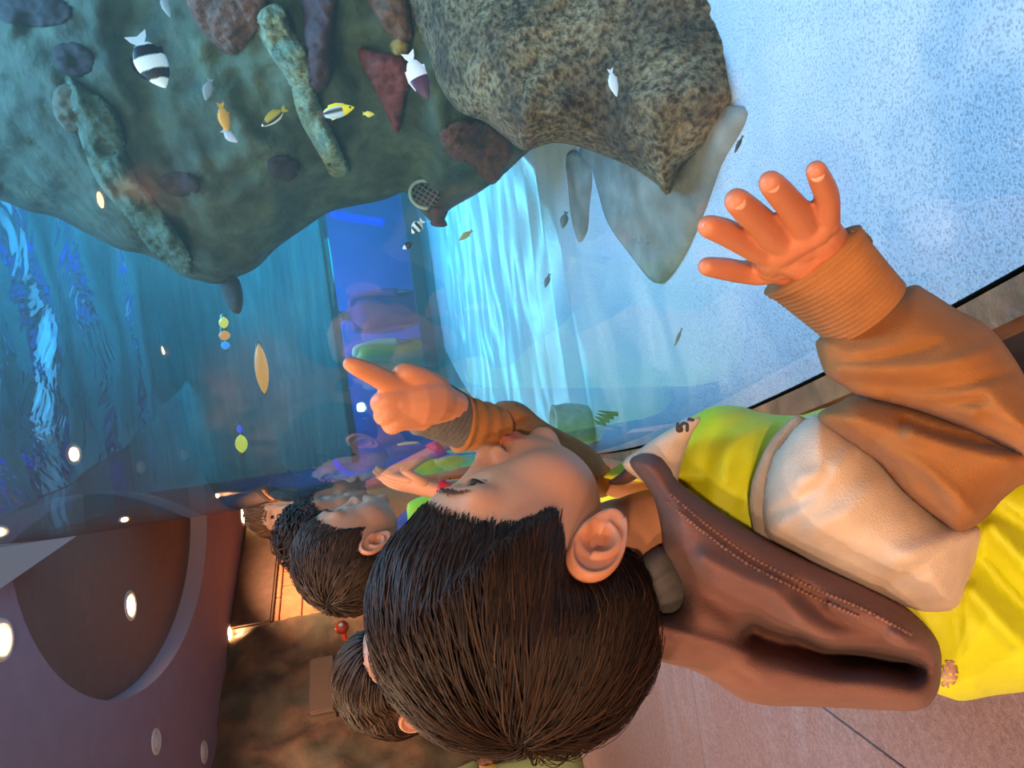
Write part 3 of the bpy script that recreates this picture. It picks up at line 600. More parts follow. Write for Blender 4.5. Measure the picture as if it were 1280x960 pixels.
def fish(tail, head, depth, deep, label, cf, thick=0.35, tailspan=0.7, dors=0.25, roll=0.0, name='fish', tailc=None, finc=None):
    a, b_ = P(*tail, depth), P(*head, depth); Lf = np.linalg.norm(b_-a); X = (b_-a)/Lf
    view = RAY((tail[0]+head[0])/2, (tail[1]+head[1])/2); view = view/np.linalg.norm(view)
    Z = np.cross(view, X); Z /= np.linalg.norm(Z); 
    if Z[2] < 0: Z = -Z
    Y = np.cross(Z, X); c = (a+b_)/2
    e = empty(name, c, label, 'fish', 'fish in the tank'); ax = np.array([X, Y, Z])
    nr, ns = 56, 20; V, cl = [], []; H = Lf*deep/2
    for i in range(nr):
        s = i/(nr-1); w = (math.sin(math.pi*min(1, s*0.93+0.07)**0.85))**0.75 if 0 < s < 1 else 0.02
        w = max(w, 0.24*(1-s)*1.0 if s < 0.5 else 0.02)
        for j in range(ns):
            q = 2*math.pi*j/ns; loc = np.array([-Lf/2+Lf*s, H*thick*w*math.cos(q), H*w*math.sin(q)])
            V.append(c+ax.T@loc); cl.append(cf(s, math.sin(q)))
    Fc = [(i*ns+j, i*ns+(j+1) % ns, (i+1)*ns+(j+1) % ns, (i+1)*ns+j) for i in range(nr-1) for j in range(ns)]
    Fc += [tuple(range(ns))[::-1], tuple((nr-1)*ns+j for j in range(ns))]
    fm = mat('fish_skin', (1, 1, 1), 0.45, attr='tint')
    mesh_obj('fish_body', V, Fc, fm, e, color=cl)
    def fin(nm, pts, col, th=0.02):
        pts = [np.array([x*Lf, 0, z*Lf]) for x, z in pts]; n = len(pts); Vv = [c+ax.T@(p+np.array([0, th*Lf*sg, 0])) for sg in (-0.5, 0.5) for p in pts]
        Ff = [tuple(range(n))[::-1], tuple(range(n, 2*n))]+[(i, (i+1) % n, n+(i+1) % n, n+i) for i in range(n)]
        mesh_obj(nm, Vv, Ff, fm, e, smooth=False, color=[col]*len(Vv))
    ts = tailspan*deep/2; tcol = tailc or cf(0.0, 0); fcol = finc or cf(0.4, 1)
    fin('tail_fin', [(-0.46, 0.04), (-0.60, ts*0.75), (-0.74, ts), (-0.66, 0), (-0.74, -ts), (-0.60, -ts*0.75), (-0.46, -0.04)], tcol)
    hz = deep/2
    fin('dorsal_fin', [(-0.36, hz*0.3), (-0.3, hz*0.85+dors*deep*0.5), (-0.05, hz+dors*deep*0.4), (0.22, hz*0.85), (0.0, hz*0.6)], fcol)
    fin('anal_fin', [(-0.36, -hz*0.3), (-0.3, -hz*0.85-dors*deep*0.5), (-0.1, -hz*0.95), (-0.1, -hz*0.5)], fcol)
    mesh_obj('eye', *ellipsoid(c+ax.T@np.array([Lf*0.37, -H*thick*0.62, H*0.12]), (Lf*0.035,)*3, nu=10, nv=6), mat('fish_eye', (0.01, 0.01, 0.012), 0.2), e)
    return e
W_, K_, Y_ = (0.82, 0.88, 0.9), (0.012, 0.012, 0.02), (0.85, 0.62, 0.03)
def bands(edges, cols):
    def f(s, z):
        for e_, c_ in zip(edges, cols):
            if s+0.05*z < e_: return c_
        return cols[-1]
    return f
fish((176, 55), (207, 110), 1.15, 0.62, 'large damselfish with bold black and white bands', bands([0.06, 0.32, 0.60, 0.80, 2], [W_, K_, W_, K_, W_]), tailc=(0.6, 0.72, 0.85), finc=K_)
fish((203, -4), (213, 22), 1.3, 0.35, 'pale translucent slim fish above the banded damselfish', lambda s, z: (0.32, 0.38, 0.40))
fish((262, 103), (257, 126), 1.5, 0.5, 'faint grey oval fish above the orange fish', lambda s, z: (0.30, 0.34, 0.38))
fish((277, 135), (285, 166), 1.35, 0.42, 'small plain orange fish', lambda s, z: (0.80, 0.36, 0.06))
fish((281, 165), (297, 178), 1.35, 0.5, 'small grey-white fish nose down by the orange one', lambda s, z: (0.45, 0.45, 0.50))
fish((352, 139), (327, 158), 1.4, 0.42, 'dark fish with yellow back and white edge', lambda s, z: (0.40, 0.30, 0.03) if z > -0.1 and s < 0.75 else (W_ if z < -0.7 or s > 0.92 else K_))
fish((405, 143), (443, 134), 1.3, 0.42, 'yellow-headed fish with black and white stripes', lambda s, z: (0.95, 0.80, 0.02) if s > 0.62 or z > 0.6 else (K_ if abs(z-0.15) < 0.3 else (0.5, 0.66, 0.85)))
fish((456, 142), (468, 143), 1.35, 0.55, 'tiny yellow fish beside the red plate coral', lambda s, z: (0.75, 0.60, 0.10))
fish((514, 76), (535, 124), 1.02, 0.46, 'fish half white, half dark purple', lambda s, z: (0.85, 0.86, 0.95) if s < 0.45 else (0.07, 0.02, 0.06))
fish((764, 92), (771, 121), 0.95, 0.36, 'small silvery fish in front of the boulder', lambda s, z: (0.55, 0.62, 0.72))
fish((526, 278), (515, 292), 1.75, 0.7, 'small zebra-striped fish by the window bar', bands([0.2, 0.4, 0.6, 0.8, 2], [W_, K_, W_, K_, W_]))
fish((514, 305), (503, 311), 1.9, 0.6, 'tiny dark fish with white patch over window bar', lambda s, z: W_ if s > 0.6 else K_)
fish((588, 290), (573, 301), 2.0, 0.35, 'thin ochre fish over the far sand', lambda s, z: (0.42, 0.33, 0.12))
fish((927, 173), (918, 192), 0.95, 0.22, 'thin dark fish by the sunken flat stone', lambda s, z: (0.05, 0.05, 0.06))
fish((851, 414), (843, 434), 1.0, 0.18, 'thin grey fish low over open sand', lambda s, z: (0.13, 0.16, 0.20))
fish((707, 268), (703, 286), 1.7, 0.5, 'small grey fish over the sunlit sand ripples', lambda s, z: (0.12, 0.15, 0.16))
fish((686, 345), (681, 360), 1.8, 0.4, 'tiny grey fish over open pale sand', lambda s, z: (0.16, 0.2, 0.22))
# glowing tubes put in for cyan highlights and blue arcs, then lamp flares
def strip(pts, depth, r, col, st, label, cat='glow strip'):
    q = cr(pts, 6); o = mesh_obj('glow_strip', *tube([P(x, y, depth) for x, y in q], [r]*len(q), 8), mat('glow_%d_%d_%d_%d' % (*(int(c*99) for c in col), st*10), col, 0.5, emit=col, estr=st))
    return tag(o, label, cat, 'coloured glow strips')
strip([(419, 578), (428, 588), (442, 594), (462, 597)], 6.0, 0.022, (0.0, 0.0, 1.0), 2.0, 'curved deep blue glow strip, upper of the pair')
strip([(425, 609), (438, 605), (452, 604), (466, 601)], 6.0, 0.022, (0.0, 0.0, 1.0), 2.0, 'curved deep blue glow strip, lower of the pair')
strip([(418, 268), (445, 273), (476, 277)], 6.1, 0.03, (0.0, 0.02, 1.0), 2.0, 'straight deep blue glow strip under the arch')
strip([(408, 300), (414, 345), (414, 410)], 6.1, 0.02, (0.05, 0.75, 0.9), 0.8, 'long cyan highlight built as glow strip beside the far window')
strip([(419, 476), (420, 490), (421, 500)], 6.1, 0.03, (0.05, 0.9, 0.95), 1.2, 'short cyan highlight built as glow strip near the pointing finger')
def px_flare(p0, p1, d, segs, label):  # refracted lamp flares, built as small glowing shapes
    a, b_ = P(*p0, d), P(*p1, d); e = empty('refracted_flare', (a+b_)/2, label, 'refracted flare', 'refracted flares built as glowing shapes')
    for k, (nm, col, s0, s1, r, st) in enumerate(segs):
        mesh_obj(nm, *tube([a+(b_-a)*(s0+(s1-s0)*t_) for t_ in np.linspace(0, 1, 11)], [max(0.08, math.sin(math.pi*t_)**0.6)*r for t_ in np.linspace(0, 1, 11)], 12), mat('flare_%s_%d_%d' % (nm, k, int(p0[0])), (0.02, 0.02, 0.02), 0.5, emit=col, estr=st), e)
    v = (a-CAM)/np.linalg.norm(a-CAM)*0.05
    mesh_obj('flare_backing', *tube([a+v, (a+b_)/2+v, b_+v], [0.015, 0.02, 0.015], 12), mat('flare_backing_dark', (0.05, 0.10, 0.13), 0.4), e)  # dark backing added behind each flare
px_flare((279, 396), (282, 437), 3.4, [('yellow_glow', (1, 0.75, 0.05), 0.0, 0.35, 0.022, 1.25), ('orange_glow', (1, 0.32, 0.03), 0.42, 0.72, 0.026, 1.25), ('blue_glow', (0.02, 0.35, 1), 0.74, 1.0, 0.02, 1.25)], 'refracted lamp flare in yellow, orange and blue under the arch')
px_flare((323, 430), (331, 492), 3.4, [('orange_glow', (1, 0.33, 0.03), 0.0, 1.0, 0.03, 1.25)], 'long slim refracted lamp flare in plain orange')
px_flare((299, 531), (303, 566), 3.4, [('blue_glow', (0.02, 0.08, 1), 0.0, 0.3, 0.012, 1.25), ('yellow_glow', (1, 0.85, 0.08), 0.35, 1.0, 0.028, 1.25)], 'refracted lamp flare in yellow with a deep blue tip')

# ================================================================== PEOPLE: heads, hair
def smin(a, b, k):
    h = np.clip(0.5+0.5*(b-a)/k, 0, 1); return b*(1-h)+a*h-k*h*(1-h)
def sd_ell(p, c, r):
    q = p-np.array(c); r = np.array(r); k0 = np.linalg.norm(q/r, axis=1); k1 = np.linalg.norm(q/(r*r), axis=1)+1e-9
    return k0*(k0-1)/k1
def sd_cap(p, a, b, ra, rb):
    a, b = np.array(a), np.array(b); ab = b-a; t = np.clip(((p-a)@ab)/(ab@ab), 0, 1)
    return np.linalg.norm(p-(a+t[:, None]*ab), axis=1)-(ra+(rb-ra)*t)
def head_sdf(p, feat=True):           # local axes: f forward, s to the right side, u up (metres, small child)
    p = p.copy(); p[:, 1] = np.abs(p[:, 1])
    d = sd_ell(p, (-0.002, 0, 0.024), (0.089, 0.069, 0.080))
    d = smin(d, sd_ell(p, (0.032, 0, -0.026), (0.046, 0.052, 0.060)), 0.025)
    d = smin(d, sd_ell(p, (0.047, 0, -0.060), (0.033, 0.032, 0.024)), 0.02)
    if not feat: return d
    d = smin(d, sd_ell(p, (0.042, 0.030, -0.036), (0.028, 0.025, 0.026)), 0.012)          # cheek
    d = smin(d, sd_ell(p, (0.075, 0, -0.080), (0.013, 0.015, 0.012)), 0.012)              # chin
    d = smin(d, sd_ell(p, (0.069, 0, -0.053), (0.020, 0.024, 0.018)), 0.014)              # muzzle
    d = smin(d, sd_cap(p, (0.074, 0.008, 0.026), (0.062, 0.042, 0.024), 0.010, 0.008), 0.014)   # brow
    d = -smin(-d, sd_ell(p, (0.091, 0.029, 0.010), (0.017, 0.018, 0.011)), 0.010)         # eye socket
    d = smin(d, sd_cap(p, (0.078, 0, 0.010), (0.0895, 0, -0.026), 0.0055, 0.007), 0.008)   # nose bridge
    d = smin(d, sd_ell(p, (0.0915, 0, -0.030), (0.0095, 0.009, 0.008)), 0.005)            # nose tip
    d = smin(d, sd_ell(p, (0.0855, 0.0095, -0.033), (0.0085, 0.006, 0.006)), 0.003)       # nostril wing
    d = smin(d, sd_cap(p, (0.0925, 0.0, -0.0520), (0.080, 0.018, -0.0555), 0.0052, 0.002), 0.004)   # upper lip
    d = smin(d, sd_cap(p, (0.0905, 0.0, -0.0620), (0.079, 0.017, -0.0578), 0.0056, 0.002), 0.004)   # lower lip
    return d
H0 = np.array([0.0, 0.0, -0.012])
def head_rad(dirs, feat=True):
    r = np.full(len(dirs), 0.135)
    for _ in range(46):
        r -= head_sdf(H0+dirs*r[:, None], feat)*0.62
    return r
def head_mesh(nph=260, nth=200):
    V = []; 
    for i in range(1, nth):
        th = math.pi*i/nth
        for j in range(nph):
            ph = 2*math.pi*j/nph
            ph = ph-0.35*math.sin(ph)                      # more vertices towards the face
            V.append((math.sin(th)*math.cos(ph), math.sin(th)*math.sin(ph), math.cos(th)))
    V += [(0, 0, 1), (0, 0, -1)]; D_ = np.array(V); Vv = H0+D_*head_rad(D_)[:, None]
    Fc = []; m = nth-1
    for i in range(m-1):
        for j in range(nph): Fc.append((i*nph+j, i*nph+(j+1) % nph, (i+1)*nph+(j+1) % nph, (i+1)*nph+j))
    t = m*nph
    for j in range(nph): Fc.append((t, (j+1) % nph, j)); Fc.append((t+1, (m-1)*nph+j, (m-1)*nph+(j+1) % nph))
    return Vv, Fc
def ear_mesh(side, n=48):
    """a shell with rolled rim, bowl, tragus and lobe; a along the ear, b backwards, h outwards"""
    V, Fc = [], []; grid = []
    nr = 18
    for i in range(nr+1):
        rho = i/nr
        for j in range(n):
            t = 2*math.pi*j/n; ca, sb = math.cos(t), math.sin(t)
            wa = 0.0330; wb = 0.0172+0.0035*ca
            a = wa*rho*ca; b_ = wb*rho*sb
            h = 0.0
            rim = math.exp(-((rho-0.88)/0.09)**2)*0.0060
            if sb < -0.45 and ca < 0.5: rim *= 0.25         # no rim where the ear joins the cheek
            if ca < -0.8: rim *= 0.35                       # soft lobe
            h += rim
            h -= 0.0090*math.exp(-(((a+0.003)/0.0105)**2+((b_+0.001)/0.0075)**2))            # bowl
            h += 0.0058*math.exp(-((math.hypot(a+0.002, b_+0.003)-0.0135)/0.0030)**2)*(1 if sb > -0.2 else 0.3)   # inner fold
            h += 0.0045*math.exp(-(((a+0.005)/0.005)**2+((b_+0.0125)/0.0035)**2))            # tragus
            h += 0.0025*math.exp(-(((a+0.024)/0.007)**2+((b_)/0.009)**2))                    # lobe
            h += 0.20*b_+0.004                                                                # stands off the head backwards
            V.append((a, b_, h if rho < 0.999 else h-0.001))
    top = len(V)
    for i in range(nr):
        for j in range(n): Fc.append((i*n+j, i*n+(j+1) % n, (i+1)*n+(j+1) % n, (i+1)*n+j))
    k = len(V)
    for i in range(nr, -1, -3):                              # back of the shell
        rho = i/nr
        for j in range(n):
            t = 2*math.pi*j/n; wa = 0.0330; wb = 0.0172+0.0035*math.cos(t); a = wa*rho*math.cos(t)*0.98; b_ = wb*rho*math.sin(t)*0.98
            V.append((a, b_, 0.20*b_+0.004-0.0035-0.004*(1-rho)))
    rows = len(range(nr, -1, -3))
    for j in range(n): Fc.append((nr*n+j, nr*n+(j+1) % n, k+(j+1) % n, k+j))
    for i in range(rows-1):
        for j in range(n): Fc.append((k+i*n+j, k+i*n+(j+1) % n, k+(i+1)*n+(j+1) % n, k+(i+1)*n+j))
    V = np.array(V)
    axA = np.array([-0.28, 0.10, 0.955]); axA /= np.linalg.norm(axA)
    axB = np.array([-0.93, 0.24, -0.28]); axB -= axA*(axB@axA); axB /= np.linalg.norm(axB)
    axH = np.cross(axA, axB); axH = axH if axH[1] > 0 else -axH
    W = np.array([-0.011, 0.0735, -0.011])+V[:, :1]*axA+V[:, 1:2]*axB+V[:, 2:3]*axH
    W[:, 1] *= side
    return W, Fc
def lids(side):
    parts = []; c = np.array([0.0640, 0.0290*side, 0.010]); r = 0.0122
    for (lo, hi) in ((7, 80), (-70, -9)):
        V, Fc = [], []; n1, n2 = 8, 22
        for sh in (0, -0.0012):
            for i in range(n1+1):
                for j in range(n2+1):
                    az = math.radians(-88+176*j/n2); k = math.cos(az)**0.6
                    el = math.radians(lo+(hi-lo)*i/n1) if lo > 0 else math.radians(hi+(lo-hi)*i/n1)
                    edge = math.radians(lo if lo > 0 else hi)*max(k, 0.05); el = edge+(el-math.radians(lo if lo > 0 else hi))
                    V.append(c+(r+sh)*np.array([math.cos(el)*math.cos(az), math.cos(el)*math.sin(az), math.sin(el)]))
        m = (n1+1)*(n2+1)
        for s in (0, m):
            for i in range(n1):
                for j in range(n2): k = s+i*(n2+1)+j; Fc.append((k, k+1, k+n2+2, k+n2+1))
        for j in range(n2): Fc.append((j, j+1, m+j+1, m+j))
        parts.append((np.array(V), Fc))
    return join(parts)
HAIRLINE = [(0, 0.055), (26, 0.059), (39, 0.057), (51, 0.051), (60, 0.043), (66, 0.034), (69, 0.014), (70.5, -0.002), (73, -0.002), (78, 0.008), (86, 0.012), (95, 0.022), (104, 0.022), (112, -0.030), (125, -0.060), (180, -0.068)]
def hair_mask(p, line=HAIRLINE):      # > 0 inside the hair, metres above the hairline
    az = np.degrees(np.arctan2(np.abs(p[:, 1]), p[:, 0])); a = np.array(line)
    return p[:, 2]-np.interp(az, a[:, 0], a[:, 1])
def sph_pts(n):
    i = np.arange(n)+0.5; ph = np.arccos(1-2*i/n); th = math.pi*(1+5**0.5)*i
    return np.stack([np.cos(th)*np.sin(ph), np.sin(th)*np.sin(ph), np.cos(ph)], 1)
def hair_cap(thick, line=HAIRLINE, nph=150, nth=110):
    D_ = []
    for i in range(1, nth):
        th = math.pi*i/nth
        for j in range(nph): ph = 2*math.pi*j/nph; D_.append((math.sin(th)*math.cos(ph), math.sin(th)*math.sin(ph), math.cos(th)))
    D_ = np.array(D_+[(0, 0, 1)]); rr_ = head_rad(D_, False); p0 = H0+D_*rr_[:, None]; m = hair_mask(p0, line)
    t = np.where(m > 0, thick*np.clip(m/0.05, 0, 1)**0.7, -0.006)
    
    V = H0+D_*(rr_+t)[:, None]; Fc = []
    for i in range(nth-2):
        for j in range(nph):
            q = (i*nph+j, i*nph+(j+1) % nph, (i+1)*nph+(j+1) % nph, (i+1)*nph+j)
            if max(m[k] for k in q) > -0.010: Fc.append(q)
    t_ = len(D_)-1
    for j in range(nph): Fc.append((t_, (j+1) % nph, j))
    used = sorted({i for f in Fc for i in f}); mp = {u_: k for k, u_ in enumerate(used)}
    return V[used], [tuple(mp[i] for i in f) for f in Fc]
def strands(n, thick, length, whorl, width=0.0011, line=HAIRLINE, K=10, curl=0.0, seed=1, over=0.012, comb=(0.0, 0.0, 0.0), lift=0.008, dark=(0.016, 0.010, 0.009), light=(0.16, 0.085, 0.05), lightness=0.25):
    g = np.random.default_rng(seed)
    D_ = sph_pts(int(n*2.6)); D_ += g.normal(0, 0.02, D_.shape); D_ /= np.linalg.norm(D_, axis=1)[:, None]
    rr_ = head_rad(D_, False); p = H0+D_*rr_[:, None]; D_ = D_[hair_mask(p, line) > -0.002]; D_ = D_[g.permutation(len(D_))[:n]]
    N = len(D_); wh = np.array(whorl, float); wh /= np.linalg.norm(wh)
    pts = np.zeros((N, K, 3)); d = D_.copy(); rnd = g.normal(0, 1, (N, 3)); off0 = thick*g.uniform(0.75, 1.15, N)
    Ls = length*g.uniform(0.6, 1.2, N); ph = g.uniform(0, 6.28, N); clump = np.round(g.uniform(0, 400, N)); ov = over*g.uniform(-0.6, 1.6, N)
    cr_ = g.normal(0, 1, (401, 3)); rnd = 0.5*rnd+0.5*cr_[clump.astype(int)]
    alive = np.ones(N)
    for k in range(K):
        s = k/(K-1); rad = head_rad(d, False); off = off0*(0.86+0.14*min(1, s*3))+lift*np.sin(s*3.1)*(0.5+0.5*np.abs(rnd[:, 0]))
        m = hair_mask(H0+d*rad[:, None], line); off = off*np.clip((m+over*0.5)/0.05, 0.06, 1)**0.8+0.0006
        q = H0+d*(rad+off)[:, None]
        if curl: q = q+curl*np.stack([np.sin(ph+s*14), np.cos(ph+s*14), np.sin(ph*2+s*11)], 1)
        pts[:, k] = q
        tan = d-wh*(d@wh)[:, None]; tan -= d*np.sum(tan*d, 1)[:, None]; tan /= np.linalg.norm(tan, axis=1)[:, None]+1e-6
        sw = np.cross(d, tan); tan = tan+0.25*sw*np.exp(-np.sum((d-wh)**2, 1)/0.15)[:, None]+0.16*rnd+np.array(comb)
        tan -= d*np.sum(tan*d, 1)[:, None]; tan /= np.linalg.norm(tan, axis=1)[:, None]+1e-6
        alive = np.where(m < -ov, 0.0, 1.0)
        d = d+tan*(Ls/(K-1)/0.09*alive)[:, None]; d /= np.linalg.norm(d, axis=1)[:, None]
    # three-sided tapered strands
    T = np.gradient(pts, axis=1); T /= np.linalg.norm(T, axis=2)[..., None]+1e-9
    out = pts-H0; out /= np.linalg.norm(out, axis=2)[..., None]; S = np.cross(T, out); S /= np.linalg.norm(S, axis=2)[..., None]+1e-9
    tap = width*np.array([0.7]+[1.0]*(K-4)+[0.85, 0.55, 0.1])[None, :, None]*g.uniform(0.7, 1.4, N)[:, None, None]
    V = np.stack([pts+S*tap, pts+out*tap*0.8, pts-S*tap], 2).reshape(-1, 3)
    base = (np.arange(N)[:, None]*K+np.arange(K-1)[None]).ravel()*3; Fc = []
    for a, b_ in ((0, 1), (1, 2)):
        Fc.append(np.stack([base+a, base+b_, base+3+b_, base+3+a], 1))
    Fc = np.concatenate(Fc).tolist()
    mixv = np.clip(g.beta(1.0, 3.0, N)*lightness*4, 0, 1)[:, None]; c = np.array(dark)*(1-mixv)+np.array(light)*mixv
    return V, Fc, np.repeat(c, K*3, 0)
skin = mat('skin', (0.62, 0.30, 0.18), 0.48, attr='tint', sub=0.06, spec=0.35, bump=0.04, bscale=300)
hair_m = mat('hair', (0.02, 0.012, 0.01), 0.5, attr='tint', spec=0.12)
cap_m = mat('hair_under', (0.008, 0.005, 0.004), 0.85, 0.3, 60, spec=0.1)
class Head:
    def __init__(s, T, f, sv, u, scale=1.0):
        s.M = np.stack([f, sv, u], 1); s.T = np.array(T); s.k = scale
    def w(s, V):
        c = (np.asarray(V)*s.k)@s.M.T+s.T
        return CAM+c[:, :1]*R+c[:, 1:2]*U+c[:, 2:3]*F
    def pt(s, *v): return s.w(np.array([v]))[0]
def ortho(f, u):
    f = np.array(f, float); f /= np.linalg.norm(f); u = np.array(u, float); u -= f*(u@f); u /= np.linalg.norm(u)
    # right side vector in (R, U, D) camera axes
    fw = f[0]*R+f[1]*U+f[2]*F; uw = u[0]*R+u[1]*U+u[2]*F; sw = np.cross(fw, uw)
    return f, np.array([sw@R, sw@U, sw@F]), u
def skin_tint(V, base, lips=True):
    c = np.tile(np.array(base), (len(V), 1)); q = V.copy(); q[:, 1] = np.abs(q[:, 1])
    if lips:
        d = np.minimum(sd_cap(q, (0.0930, 0, -0.0520), (0.081, 0.018, -0.0555), 0.0054, 0.0025), sd_cap(q, (0.0910, 0, -0.0620), (0.080, 0.017, -0.0578), 0.0058, 0.0025))
        k = np.clip(1-d/0.0012, 0, 1)[:, None]; c = c*(1-k)+np.array(base)*np.array([0.85, 0.48, 0.52])*k
    ch = np.exp(-(np.linalg.norm(q-np.array([0.066, 0.038, -0.034]), axis=1)/0.024)**2)[:, None]*0.35
    return c*(1-ch)+c*np.array([1.06, 0.78, 0.78])*ch
def head_parts(H, base, hi=True):
    hm = head_mesh(260, 200) if hi else head_mesh(110, 84); parts = [(H.w(hm[0]), hm[1])]; cols = [skin_tint(hm[0], base)]
    for sd_ in (1, -1):
        e = ear_mesh(sd_); parts.append((H.w(e[0]), e[1])); cols.append(np.tile(np.array(base)*[1.05, 0.92, 0.9], (len(e[0]), 1)))
        l_ = lids(sd_); parts.append((H.w(l_[0]), l_[1])); cols.append(np.tile(np.array(base)*[0.8, 0.72, 0.7], (len(l_[0]), 1)))
    return parts, cols
def face_bits(H, par, brow=(0.085, 0.042, 0.028), gaze=(1.0, 0, 0.1), lashes=True):
    for sd_ in (1, -1):
        c = np.array([0.0640, 0.0290*sd_, 0.010]); g = np.array(gaze, float); g /= np.linalg.norm(g)
        E_ = ellipsoid((0, 0, 0), (0.0113,)*3, nu=24, nv=16); eb = mesh_obj('eyeball', H.w(E_[0]+c), E_[1], mat('eye_white', (0.75, 0.72, 0.70), 0.15), par)
        ax = np.array([np.cross(g, (0, 0, 1)), np.cross(np.cross(g, (0, 0, 1)), g), g]); ax = np.array([a/np.linalg.norm(a) for a in ax])
        I_ = ellipsoid((0, 0, 0), (0.0062, 0.0062, 0.0024), ax, 18, 8); mesh_obj('iris', H.w(I_[0]+c+g*0.0099), I_[1], mat('iris_dark', (0.018, 0.009, 0.006), 0.08), eb)
        pts = np.array([(0.0815, 0.012*sd_, 0.0240), (0.0820, 0.022*sd_, 0.0285), (0.0770, 0.033*sd_, 0.0305), (0.068, 0.044*sd_, 0.0270)]); q = cr(pts, 6)
        dd_ = q-H0; q = H0+dd_/np.linalg.norm(dd_, axis=1)[:, None]*(head_rad(dd_/np.linalg.norm(dd_, axis=1)[:, None])+0.0006)[:, None]
        parts = []; g2 = np.random.default_rng(5)
        for i in range(95):
            t = g2.uniform(0, len(q)-2); i0 = int(t); a = q[i0]+(q[i0+1]-q[i0])*(t-i0)+np.array([0, 0, g2.normal(0, 0.0019)])
            dr = (q[i0+1]-q[i0]); dr /= np.linalg.norm(dr); b_ = a+dr*0.0055+np.array([0.0006, 0, 0.0012])
            v, f_ = tube([a, (a+b_)/2+np.array([0.0008, 0, 0]), b_], [0.0003, 0.00028, 0.0001], 4, cap=False); parts.append((v, f_))
        V, Fc = join(parts); mesh_obj('eyebrow', H.w(V), Fc, mat('brow_hair_%d' % int(brow[0]*1000), brow, 0.95, spec=0.05), par, smooth=False)
        if lashes:
            parts = []
            for j in range(30):
                az = math.radians(-70+140*j/29); k = max(math.cos(az)**0.6, 0.05); el = math.radians(7)*k
                dv = np.array([math.cos(el)*math.cos(az), math.cos(el)*math.sin(az), math.sin(el)]); a = c+dv*0.0123; b_ = a+dv*0.0035+np.array([0.001, 0, 0.0015])
                parts.append(tube([a, (a+b_)/2-np.array([0, 0, 0.0006]), b_], [0.00035, 0.0003, 0.0001], 4, cap=False))
            V, Fc = join(parts); mesh_obj('eyelashes', H.w(V), Fc, mat('lash_black', (0.01, 0.008, 0.008), 0.5), par, smooth=False)
def add_hair(H, par, n, thick, length, whorl, seed=1, **kw):
    line = kw.get('line', HAIRLINE); V, Fc = hair_cap(thick*0.70, line); hc = mesh_obj('hair', H.w(V), Fc, cap_m, par, recalc=False)
    V, Fc, c = strands(n, thick, length, whorl, seed=seed, **kw)
    o = mesh_obj('hair_strands', H.w(V), Fc, hair_m, hc, recalc=False, color=c, kind='stuff'); return hc
def body_mesh(par, parts, cols, name='body'):
    V, Fc = join(parts); return mesh_obj(name, V, Fc, skin, par, color=np.concatenate(cols))
def flat(parts, base): return [np.tile(np.array(base), (len(v), 1)) for v, f in parts]
def pxs(l): return [P(*q) for q in l]

# ================================================================== THE CHILD AT THE GLASS
HM = Head((-0.1400, -0.0157, 0.5544), *[np.array(v) for v in ((0.7713, 0.6121, 0.1746), (0.4790, -0.3775, -0.7925), (-0.4192, 0.6948, -0.5844))])
SK = (0.58, 0.245, 0.125)
foot = P(1240, 700, 0.66)
kid = empty('person', (foot[0], foot[1], 0), 'dark-haired child in yellow vest pressing a hand on the tank glass', 'person')
parts, cols = head_parts(HM, SK)
# neck
neck_a, neck_b = HM.pt(-0.022, 0, -0.045), P(838, 668, 0.615)
nk = tube(cr([neck_a, (neck_a+neck_b)/2+0.004*U, neck_b, P(900, 680, 0.635)], 6), [0.040]*7+[0.039]*6+[0.042]*6, 32)
parts.append(nk); cols += flat([nk], SK)
# right hand flat on the glass
def G(x, y, r): return P(x, y, gd(x, y)-r-0.0015)
def finger(pl, rl, n=14): q = cr(pl, 5); return tube(q, np.interp(np.linspace(0, 1, len(q)), np.linspace(0, 1, len(rl)), rl), n)
hp = []
hp.append(finger([G(985, 322, .014), G(955, 338, .011), G(930, 340, .0085), G(905, 336, .0078), G(884, 333, .0072)], [.013, .010, .0078, .0074, .0062]))       # thumb
hp.append(finger([G(985, 312, .013), G(955, 312, .0095), G(930, 302, .0085), G(906, 290, .0078), G(886, 283, .0072)], [.0125, .0098, .0083, .0078, .0066]))   # index
hp.append(finger([G(1000, 305, .013), G(968, 294, .0100), G(950, 277, .0088), G(933, 262, .0080), G(921, 251, .0074)], [.0125, .0100, .0085, .0079, .0068]))  # middle
hp.append(finger([G(1012, 300, .012), G(1000, 273, .0092), G(985, 253, .0080), G(972, 238, .0074), G(963, 228, .0068)], [.012, .0092, .0078, .0072, .0062]))  # ring
hp.append(finger([G(1028, 296, .011), G(1032, 266, .0080), G(1033, 244, .0068), G(1026, 226, .0062), G(1020, 213, .0056)], [.0105, .0080, .0066, .0060, .0052]))  # little
hp.append(finger([G(1052, 348, .020), G(1035, 333, .019), G(1005, 318, .016), G(978, 314, .012)], [.016, .018, .017, .0135]))
hp.append(finger([G(966, 326, .012), G(976, 308, .0125), G(1000, 292, .012), G(1020, 282, .0115), G(1028, 278, .010)], [.011, .0125, .0125, .012, .010]))
hp.append(finger([G(1050, 335, .019), G(1038, 316, .016), G(1025, 292, .012)], [.015, .0155, .0125]))
hp.append(finger([G(1050, 350, .019), G(1010, 340, .015), G(965, 330, .011)], [.015, .0145, .0115]))
hv, hf = remeshed(*join(hp), 0.0011, 8, 0.5); parts.append((hv, hf)); cols += [np.tile(np.array(SK)*[0.86, 0.68, 0.66], (len(hv), 1))]
